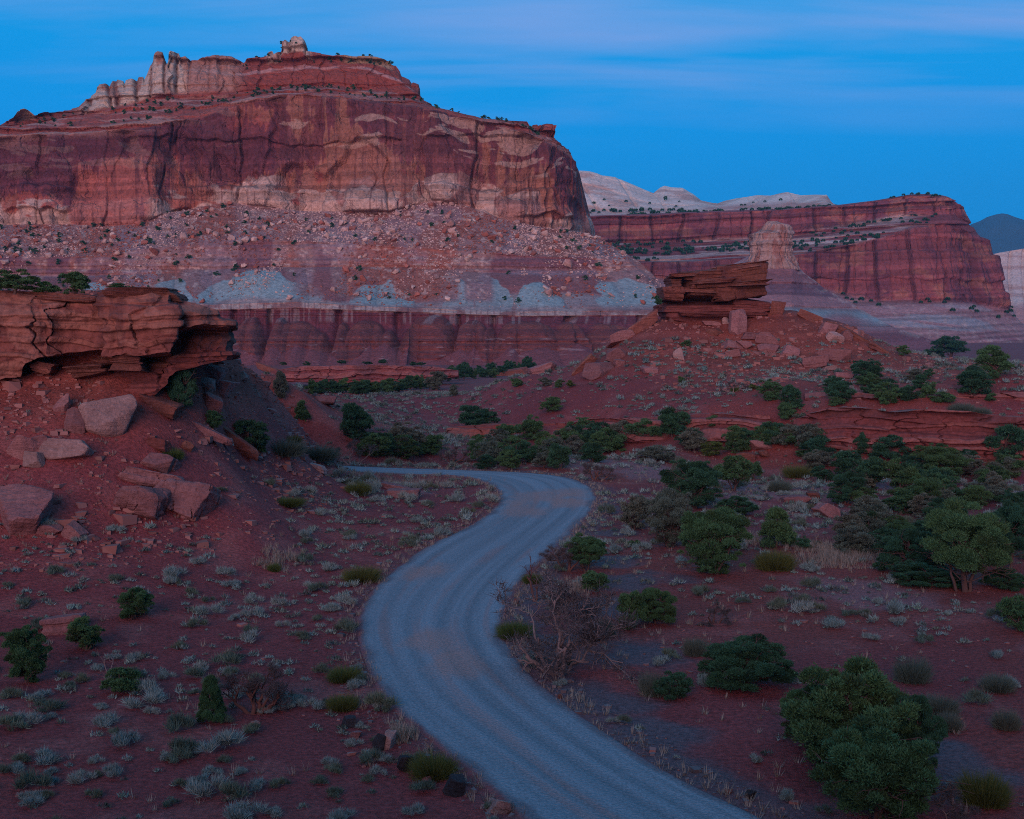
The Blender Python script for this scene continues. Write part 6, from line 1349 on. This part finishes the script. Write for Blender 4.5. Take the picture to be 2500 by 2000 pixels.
x, y = scatter(58000, 33, 300, 24)
rd, sd = road_dist(x, y)
cl_ = fbm(x / 7, y / 7, 3, 501); cl2 = fbm(x / 1.6, y / 1.6, 2, 503)
u_, v_ = to_px(np.stack([x, y, 0 * x], -1))
dens = 1.0 * sm(cl_ * 0.65 + cl2 * 0.35, 0.32, 0.58)
leftside = x < np.interp(y, RC[::-1, 1], RC[::-1, 0]) if False else (sd < 0)
dens = np.where((y < 95) & leftside, dens * 0.85, dens)
dens = np.where((y < 56) & (~leftside), dens * 0.30, dens)
dens = np.where((y >= 56) & (y < 95) & (~leftside), dens * 0.62, dens)
dens = np.where(y > 95, dens * 0.42, dens)
dens = np.where((y > 230), dens * 0.45, dens)
for u, v, ru in ((2150, 1475, 260), (1330, 1620, 75), (780, 1600, 90), (2300, 905, 200), (820, 1920, 160)):          # denser beds of sage
    p = at_z(u, v, 0.0); dens = np.where(np.hypot((u_ - u) / ru, (v_ - v) / (ru * 0.28)) < 1, np.maximum(dens, 0.8), dens)
for u, v, ru in ((2100, 1640, 230), (1700, 1790, 200), (1560, 1180, 130), (1480, 1720, 130)):          # bare ground
    dens = np.where(np.hypot((u_ - u) / ru, (v_ - v) / (ru * 0.3)) < 1, dens * 0.18, dens)
keep = (rng.rand(len(x)) < dens) & (rd > 0.5)
PS = np.array(PLANT_SPOTS)
for px_, py_, pr_ in PLANT_SPOTS: keep &= np.hypot(x - px_, y - py_) > pr_
x, y = x[keep], y[keep]
rdk, _ = road_dist(x, y)
z = ground(x, y, rdk)
e = 0.8
slope = np.hypot(ground(x + e, y) - z, ground(x, y + e) - z) / e
keep = (slope < 0.62) & ~((z > 9) & (y < 110)) & ~((y > 190) & (z > 12)); x, y, z = x[keep], y[keep], z[keep]
u_, v_ = to_px(np.stack([x, y, z], -1))
size = np.exp(rng.normal(-0.78, 0.48, len(x))); size = np.clip(size, 0.16, 1.25); size *= np.where(y > 95, 1.25, 1.0)
inview = (u_ > -20) & (u_ < 2520) & (v_ < 2040)
order = np.argsort(-(size / y) * inview)
first = order[:300]; rest = order[300:]
NUM = ["nearest", "second nearest", "third nearest", "fourth nearest", "fifth nearest", "sixth nearest", "seventh nearest", "eighth nearest", "ninth nearest", "tenth nearest"]
LA = np.array([(l[0], l[1] - 0.35 * l[3]) for l in LAND]); used = {}
cand = []
for i in first:
    d = np.hypot(LA[:, 0] - u_[i], (LA[:, 1] - v_[i]) * 1.3); k = int(d.argmin()); cand.append((float(d[k]), int(i), k))
for dist, i, k in sorted(cand):
    dx, dy = u_[i] - LA[k, 0], v_[i] - LA[k, 1]
    side = ("to the right of" if dx > 0 else "to the left of") if abs(dx) > abs(dy) * 1.2 else ("in front of" if dy > 0 else "behind")
    sz = "large" if size[i] > 0.85 else "small" if size[i] < 0.5 else "middling"
    j = used.get((k, side, sz), 0); used[(k, side, sz)] = j + 1
    num = NUM[j] if j < len(NUM) else f"number {j + 1} out"
    lab = f"{sz} sage tuft, {num} {side.replace('to the ', '')} the {LAND[k][4]}"
    s = size[i]
    o = link("sagebrush", SAGE[i % 7], loc=(x[i], y[i], z[i] - 0.01), rotz=rng.uniform(0, 6.28), scale=(s * rng.uniform(1.0, 1.4), s, s * rng.uniform(0.9, 1.35)))
    tag(o, lab, "sagebrush", "sagebrush tufts dotting the red ground")
def merge(parts):
    V, F, C, b = [], [], [], 0
    for v__, f__, c__ in parts: V.append(v__); F.append(f__ + b); C.append(c__); b += len(v__)
    return np.concatenate(V), np.concatenate(F), np.concatenate(C)
parts = []
for i in rest:
    k = int(rng.randint(5)); a = rng.uniform(0, 6.28); s = size[i]; Q = lowV[k].copy()
    Q = np.stack([Q[:, 0] * math.cos(a) - Q[:, 1] * math.sin(a), Q[:, 0] * math.sin(a) + Q[:, 1] * math.cos(a), Q[:, 2]], 1) * np.array([s * 1.2, s, s * 1.1]) + np.array([x[i], y[i], z[i] - 0.01])
    parts.append((Q, lowF[k], lowC[k] * rng.uniform(0.35, 1.25) * np.array([rng.uniform(0.75, 1.1), 1.0, rng.uniform(0.85, 1.05)])))
print("sage", len(x))
tag(link("sagebrush_cover", mesh_np("sagebrush_cover", *merge(parts), False, L_SAGE)), "smaller sagebrush tufts scattered over flats and hillsides", "sagebrush", None, "stuff")
# dry grass: thin low tufts and the pale patch by the cone-shaped juniper
parts = []
gx, gy = scatter(5200, 33, 150, 24); grd_, gs_ = road_dist(gx, gy); k_ = (grd_ > 0.15) & (rng.rand(len(gx)) < 0.15 + 0.85 * sm(fbm(gx / 6, gy / 6, 3, 511), 0.5, 0.65)) ; gx, gy = gx[k_], gy[k_]
ex, ey = [], []
for u, v, ru, rv, n in ((2060, 1365, 100, 22, 420), (2000, 1340, 70, 14, 160), (1820, 1320, 40, 18, 80), (680, 1370, 60, 30, 90), (1000, 1178, 160, 8, 150), (2290, 895, 130, 14, 240), (1400, 1440, 60, 24, 60), (985, 1800, 30, 20, 50)):
    for _ in range(n):
        p = hit(u + rng.normal() * ru * 0.5, v + rng.normal() * rv * 0.5) if n < 100 else None
        if p is None:
            q_ = at_z(u + rng.normal() * ru * 0.55, v + rng.normal() * rv * 0.55, 0.0 if v > 1000 else 8.0); ex.append(q_[0]); ey.append(q_[1])
        else: ex.append(p[0]); ey.append(p[1])
ri = rng.randint(0, NRD, 900); tr_ = np.where((rng.rand(900) < 0.5)[:, None], RR[ri], RL[ri]); out_ = tr_ - RC[ri]; tr_ = tr_ + out_ / np.linalg.norm(out_, axis=1, keepdims=True) * (rng.uniform(0.05, 1.3, 900) ** 1.2)[:, None]
gx = np.r_[tr_[:, 0], gx, ex]; gy = np.r_[tr_[:, 1], gy, ey]; gz = ground(gx, gy)
for i in range(len(gx)):
    n = 12; a = rng.rand(n) * 6.28; q = 0.12 * np.sqrt(rng.rand(n)); s = rng.uniform(0.14, 0.42) * (1.0 if i < len(gx) - len(ex) else 1.5)
    b = np.stack([gx[i] + q * np.cos(a), gy[i] + q * np.sin(a), np.full(n, gz[i] - 0.01)], 1)
    tip = b + np.stack([np.cos(a) * 0.5, np.sin(a) * 0.5, 0.6 + 0.5 * rng.rand(n)], 1) * s + rng.normal(size=(n, 3)) * 0.05 * s
    w_ = np.stack([-np.sin(a), np.cos(a), 0 * a], 1) * 0.012
    parts.append((np.stack([b - w_, b + w_, tip], 1).reshape(-1, 3), np.arange(3 * n).reshape(-1, 3), np.repeat(rng.uniform(0.6, 1.2, (n, 1)) * np.ones((n, 3)), 3, 0)))
tag(link("dry_grass", mesh_np("dry_grass", *merge(parts), False, L_DRY)), "dry pale grass in thin tufts on the red soil", "grass", None, "stuff")

# ---- loose stones on the ground
sv, sf = cube_sphere(1)
def pebbles(name, label, X, Y, Z, S, mat, flat=0.5, seed=1):
    r = np.random.RandomState(seed); n = len(X)
    base = sv / np.linalg.norm(sv, axis=1, keepdims=True)
    V = base[None] * (0.6 + 0.6 * r.rand(n, len(sv), 1)) * S[:, None, None] * np.stack([np.ones(n), r.uniform(0.6, 1, n), r.uniform(0.4, 1.0, n) * flat * 2], -1)[:, None]
    a = r.rand(n) * 6.28; ca, sa = np.cos(a)[:, None], np.sin(a)[:, None]
    V = np.stack([V[..., 0] * ca - V[..., 1] * sa, V[..., 0] * sa + V[..., 1] * ca, V[..., 2]], -1) + np.stack([X, Y, Z], -1)[:, None]
    F = (sf[None] + (np.arange(n) * len(sv))[:, None, None]).reshape(-1, 4)
    tone = (0.6 + 0.8 * r.rand(n, 1)) * np.ones((n, 3))
    return tag(link(name, mesh_np(name, V.reshape(-1, 3), F, np.repeat(tone, len(sv), 0), False, mat)), label, "stones", None, "stuff")
STONE_T = leaf_mat("loose_stone", (0.26, 0.125, 0.11)); 
px_, py_ = scatter(9000, 33, 210, 24); prd, psd = road_dist(px_, py_)
zz = ground(px_, py_, prd); k_ = (prd > 0.2) & (rng.rand(len(px_)) < 0.10 + 0.5 * sm(fbm(px_ / 8, py_ / 8, 3, 521), 0.48, 0.62) + 0.5 * sm(zz, 1.5, 4)); px_, py_, zz = px_[k_], py_[k_], zz[k_]
pebbles("loose_stones", "small flat red stones littering the soil and slopes", px_, py_, zz + 0.01, np.clip(np.exp(rng.normal(-2.55, 0.6, len(px_))), 0.03, 0.5) * np.where(zz > 3, 1.5, 1.0), STONE_T, 0.35)

ri = rng.randint(0, NRD, 2600); sgn = rng.rand(2600) < 0.6; off_ = rng.uniform(0.1, 1.6, 2600) ** 1.3
tr_ = np.where(sgn[:, None], RR[ri], RL[ri]); out_ = tr_ - RC[ri]; out_ /= np.linalg.norm(out_, axis=1, keepdims=True); tr_ = tr_ + out_ * off_[:, None]
pebbles("verge_gravel", "loose gravel and stones thrown along the road verges", tr_[:, 0], tr_[:, 1], ground(tr_[:, 0], tr_[:, 1]) + 0.02, np.clip(np.exp(rng.normal(-2.9, 0.55, 2600)), 0.03, 0.28), leaf_mat("verge_stone", (0.15, 0.12, 0.125)), 0.4, 12)
hx = rng.uniform(-48, -10, 15000); hy = rng.uniform(60, 128, 15000); hz_ = ground(hx, hy); hu, hv = to_px(np.stack([hx, hy, hz_], -1))
k_ = (hz_ > 1.2) & (hu > -40) & (rng.rand(15000) < 0.2 + 0.8 * sm(fbm(hx / 5, hy / 5, 4, 523), 0.42, 0.58))
hs = np.clip(np.exp(rng.normal(-1.95, 0.68, 15000)), 0.06, 1.0)[k_]
pebbles("slope_rubble", "broken red slabs and flakes littering the slope under the outcrop", hx[k_], hy[k_], hz_[k_] + 0.02, hs, STONE_T, 0.32, 7)
hx = rng.uniform(20, 90, 5000); hy = rng.uniform(165, 208, 5000); hz_ = ground(hx, hy); k_ = (hz_ > 5.5) & (rng.rand(5000) < 0.08 + 0.6 * sm(fbm(hx / 7, hy / 7, 4, 527), 0.48, 0.62))
pebbles("hill_rubble", "broken red rock littering the slopes of the butte hill", hx[k_], hy[k_], hz_[k_] + 0.03, np.clip(np.exp(rng.normal(-1.25, 0.6, 5000)), 0.12, 1.3)[k_], STONE_T, 0.35, 8)

# ------------------------------------------------------------------ boulders and shrubs on the far slopes
Sm, qm, tm = MESA
def pick(n, q0, q1, t0, t1, seed, S_=Sm, q_=qm, t_=tm):
    r = np.random.RandomState(seed); rows = np.where((q_[:, 0] >= q0) & (q_[:, 0] < q1))[0]; cols = np.where((t_[0] >= t0) & (t_[0] < t1))[0]
    return S_[rows[r.randint(len(rows), size=n)], cols[r.randint(len(cols), size=n)]], r
P1, r1 = pick(9500, 7.0, 7.97, -80, 1450, 601); P2, _ = pick(6000, 4.6, 6.9, -80, 1450, 602); P3, _ = pick(500, 4.15, 5.0, -80, 1450, 603)
k2 = fbm(P2[:, 0] / 24, P2[:, 2] / 40, 3, 121) + 0.10 * sm(P2[:, 0], -140, -60) > 0.50
PB = np.concatenate([P1, P2[k2], P3]); SB = np.clip(np.exp(r1.normal(-0.15, 0.5, len(PB))), 0.4, 4.2) * 0.62
order = np.argsort(-SB)
TV = [mesh_np("talus_boulder", *rock(700 + i, n=5, planes=12, p=24, rough=0.06), None, False, [M_TALUS, M_TALUS, M_TALUS_R][i % 3]) for i in range(9)]
for j, i in enumerate(order[:300]):
    p = PB[i]; uu, vv = to_px(p)
    where = "left" if uu < 480 else "middle" if uu < 950 else "right"
    zone = "just under the cliff foot" if vv < 540 else "halfway up the debris slope" if vv < 640 else "low above the pale clay mounds"
    s = SB[i] * 2.0
    o = link("talus_boulder", TV[j % 9], loc=tuple(p + np.array([0, -0.3 * s, 0.1 * s])), scale=(s, s * 0.9, s * r1.uniform(0.6, 0.9))); o.rotation_euler = (r1.uniform(-0.5, 0.5), r1.uniform(-0.5, 0.5), r1.uniform(0, 6.28))
    tag(o, ("reddish" if j % 3 == 2 else "pale") + f" boulder in the {where} of the mesa's slope, {zone}", "boulder", "boulders strewn over the mesa's slope")
rest = order[300:]
STONE_F = leaf_mat("talus_stone", (0.50, 0.37, 0.33))
STONE_G = leaf_mat("red_talus_stone", (0.30, 0.115, 0.085))
redm = fbm(PB[rest][:, 0] / 26, (PB[rest][:, 2] - 0.5 * PB[rest][:, 0]) / 40, 3, 631) + 0.12 * r1.rand(len(rest)) > 0.58
for nm_, lab_, sel, mt_ in (("talus_stones", "countless pale stones covering the slope below the mesa cliff", rest[~redm], STONE_F), ("red_talus_stones", "fans of red stones on the slope below the mesa cliff", rest[redm], STONE_G)):
    pebbles(nm_, lab_, PB[sel][:, 0], PB[sel][:, 1] - 0.2, PB[sel][:, 2] + 0.1, SB[sel] * 0.85, mt_, 0.45, 3)
TS = [tree_meshes('round', 40 + i, 3, L_PIN, "slope_shrub")[0] for i in range(4)]
spots = []
for n, q0, q1, t0, t1, sd_ in ((62, 7.1, 7.97, -60, 620, 611), (34, 7.1, 7.97, 620, 1440, 612), (34, 4.3, 7.0, -60, 900, 613), (12, 4.3, 7.0, 900, 1440, 614), (46, 10.05, 10.95, 260, 620, 615), (52, 10.1, 10.95, 600, 1080, 616), (18, 10.0, 11.0, 1080, 1330, 617), (20, 12.4, 12.9, 580, 960, 618), (10, 13.0, 13.6, 640, 960, 619), (12, 10.0, 12.0, 40, 200, 620)):
    Pp, _ = pick(n, q0, q1, t0, t1, sd_); spots += [(p, q0) for p in Pp]
rr_ = np.random.RandomState(33)
for i, (p, q0) in enumerate(spots[:300]):
    uu, vv = to_px(p); s = rr_.uniform(1.3, 3.4)
    place = "on the debris slope" if 7 < q0 < 8 else "on the banded lower slope" if q0 < 7 else "on the rim ledges" if q0 < 12 else "along the very top"
    where = "left" if uu < 480 else "middle" if uu < 950 else "right"
    o = link("slope_shrub", TS[i % 4], loc=tuple(p + np.array([0, -0.5, -0.15 * s])), rotz=rr_.uniform(0, 6.28), scale=(s * 1.2, s * 1.2, s))
    tag(o, f"dark green shrub dot {place} of the mesa, {where} part", "shrub", "dark shrubs dotted over the mesa")
# shrub bands of the far mesa and the domes: one mass of tiny dots
parts = []
v3, f3, c3 = leaves(np.random.RandomState(9), np.array([[0, 0, 0.3]]), np.array([0.5]), 34, 0.5, 0.3)
Sf, qf, tf = FARM; Sd, qd, td = DOME
def far_shrubs(S_, q_, t_, n, q0, q1, t0, t1, seed, s0, s1):
    Pp, r_ = pick(n, q0, q1, t0, t1, seed, S_, q_, t_)
    kk = fbm(Pp[:, 0] / 60, Pp[:, 2] / 10, 3, seed) > 0.40
    for p in Pp[kk]:
        s = r_.uniform(s0, s1); parts.append((v3 * s + p + np.array([0, -1.0, 0.0]), f3, c3 * r_.uniform(0.7, 1.2)))
far_shrubs(Sf, qf, tf, 330, 2.02, 2.98, 1400, 2280, 631, 2.0, 4.5); far_shrubs(Sf, qf, tf, 130, 2.3, 2.6, 1400, 1950, 632, 2.5, 5); far_shrubs(Sf, qf, tf, 60, 0.7, 1.0, 1950, 2400, 633, 3, 5); far_shrubs(Sf, qf, tf, 50, 4.0, 5.2, 1700, 2300, 634, 2, 4)
far_shrubs(Sd, qd, td, 260, 0.0, 1.0, 1400, 2050, 635, 2.5, 5.5); far_shrubs(Sd, qd, td, 30, 1.0, 1.5, 1400, 2050, 636, 2, 4)
tag(link("distant_shrubs", mesh_np("distant_shrubs", *merge(parts), False, L_PIN)), "dark shrubs dotting the ledges of the distant mesa", "shrubs", None, "stuff")

# ---- pale rock tower on the banded ridge, and pinnacles
def pillar(name, label, outline, Y, mat_c, seed, dep):
    """a weathered tower: outline rows (v, u_left, u_right)"""
    O = np.array(outline[::-1], float); vv = np.linspace(O[0, 0], O[-1, 0], 90); ul = np.interp(vv, O[:, 0], O[:, 1]); ur = np.interp(vv, O[:, 0], O[:, 2])
    na = 150; th = np.linspace(0, 2 * math.pi, na, endpoint=False)
    sc = Y / FPX; cx = at((ul + ur) / 2, vv, Y); hw = (ur - ul) / 2 * sc
    A, H_ = np.meshgrid(th, cx[:, 2]); W = hw[:, None] + 0 * A
    c, g = cracks(A * 3.2 + 0.7 * (fbm(A * 2, H_ / 12, 3, seed) - 0.5), 1.0, seed, 0.07)
    k = 1 + 0.16 * (fbm(np.cos(A) * 2 + 5, H_ / 9 + np.sin(A) * 2, 4, seed + 1) - 0.5) * 2 + 0.10 * (c - 0.5) - 0.12 * g + 0.12 * (steps(H_ + 2 * fbm(A * 2, H_ / 10, 2, 4), 3.0, seed, 0.3) - 0.5)
    S = np.stack([cx[:, None, 0] + W * k * np.cos(A), cx[:, None, 1] + np.minimum(W, dep) * k * np.sin(A), H_], -1)
    C = np.empty(S.shape, np.float32); C[...] = mat_c
    paint(C, (0.30, 0.13, 0.10), 0.7 * sm(fbm(np.cos(A) * 3 + 7, H_ / 14 + np.sin(A) * 3, 4, seed + 3), 0.52, 0.62)); C *= (0.82 + 0.36 * steps(H_, 2.2, seed + 5, 0.4))[..., None]
    V = S.reshape(-1, 3); F = grid_faces(90, na, True)
    top = V[-na:].mean(0) if vv[-1] < vv[0] else V[:na].mean(0)
    V = np.vstack([V, top]); base_i = 0
    idx = base_i + np.arange(na); cap = np.stack([idx, np.roll(idx, -1), np.full(na, len(V) - 1), np.full(na, len(V) - 1)], 1)
    me = mesh_np(name, V, np.vstack([F, cap[:, [0, 1, 2, 2]]])[:len(F)], np.vstack([C.reshape(-1, 3), C.reshape(-1, 3)[:1]]), True, far_mat)
    return tag(link(name, me), label, "rock tower")
pillar("rock_tower", "pale blocky rock tower rising behind the butte", [(660, 1812, 1946), (630, 1824, 1938), (600, 1829, 1935), (572, 1834, 1933), (566, 1852, 1932), (556, 1860, 1931), (550, 1864, 1926), (545, 1869, 1906), (541, 1872, 1898)], 1075, (0.36, 0.255, 0.22), 801, 22)

# ---- distance haze
hz = bpy.data.meshes.new("haze")
x0, x1, y0, y1, z0, z1 = -18000, 18000, -40, 10700, -6, 1180
hz.from_pydata([(x0, y0, z0), (x1, y0, z0), (x1, y1, z0), (x0, y1, z0), (x0, y0, z1), (x1, y0, z1), (x1, y1, z1), (x0, y1, z1)], [], [(3, 2, 1, 0), (4, 5, 6, 7), (0, 1, 5, 4), (1, 2, 6, 5), (2, 3, 7, 6), (3, 0, 4, 7)])
m = bpy.data.materials.new("haze"); m.use_nodes = True; t = NT(m.node_tree)
vol = t.n('ShaderNodeVolumePrincipled', {'Color': (0.14, 0.62, 1.0, 1), 'Density': 4.5e-5})
t.t.links.new(vol.outputs[0], t.n('ShaderNodeOutputMaterial').inputs['Volume'])
hz.materials.append(m)
haze = tag(link("haze", hz), kind='stuff')
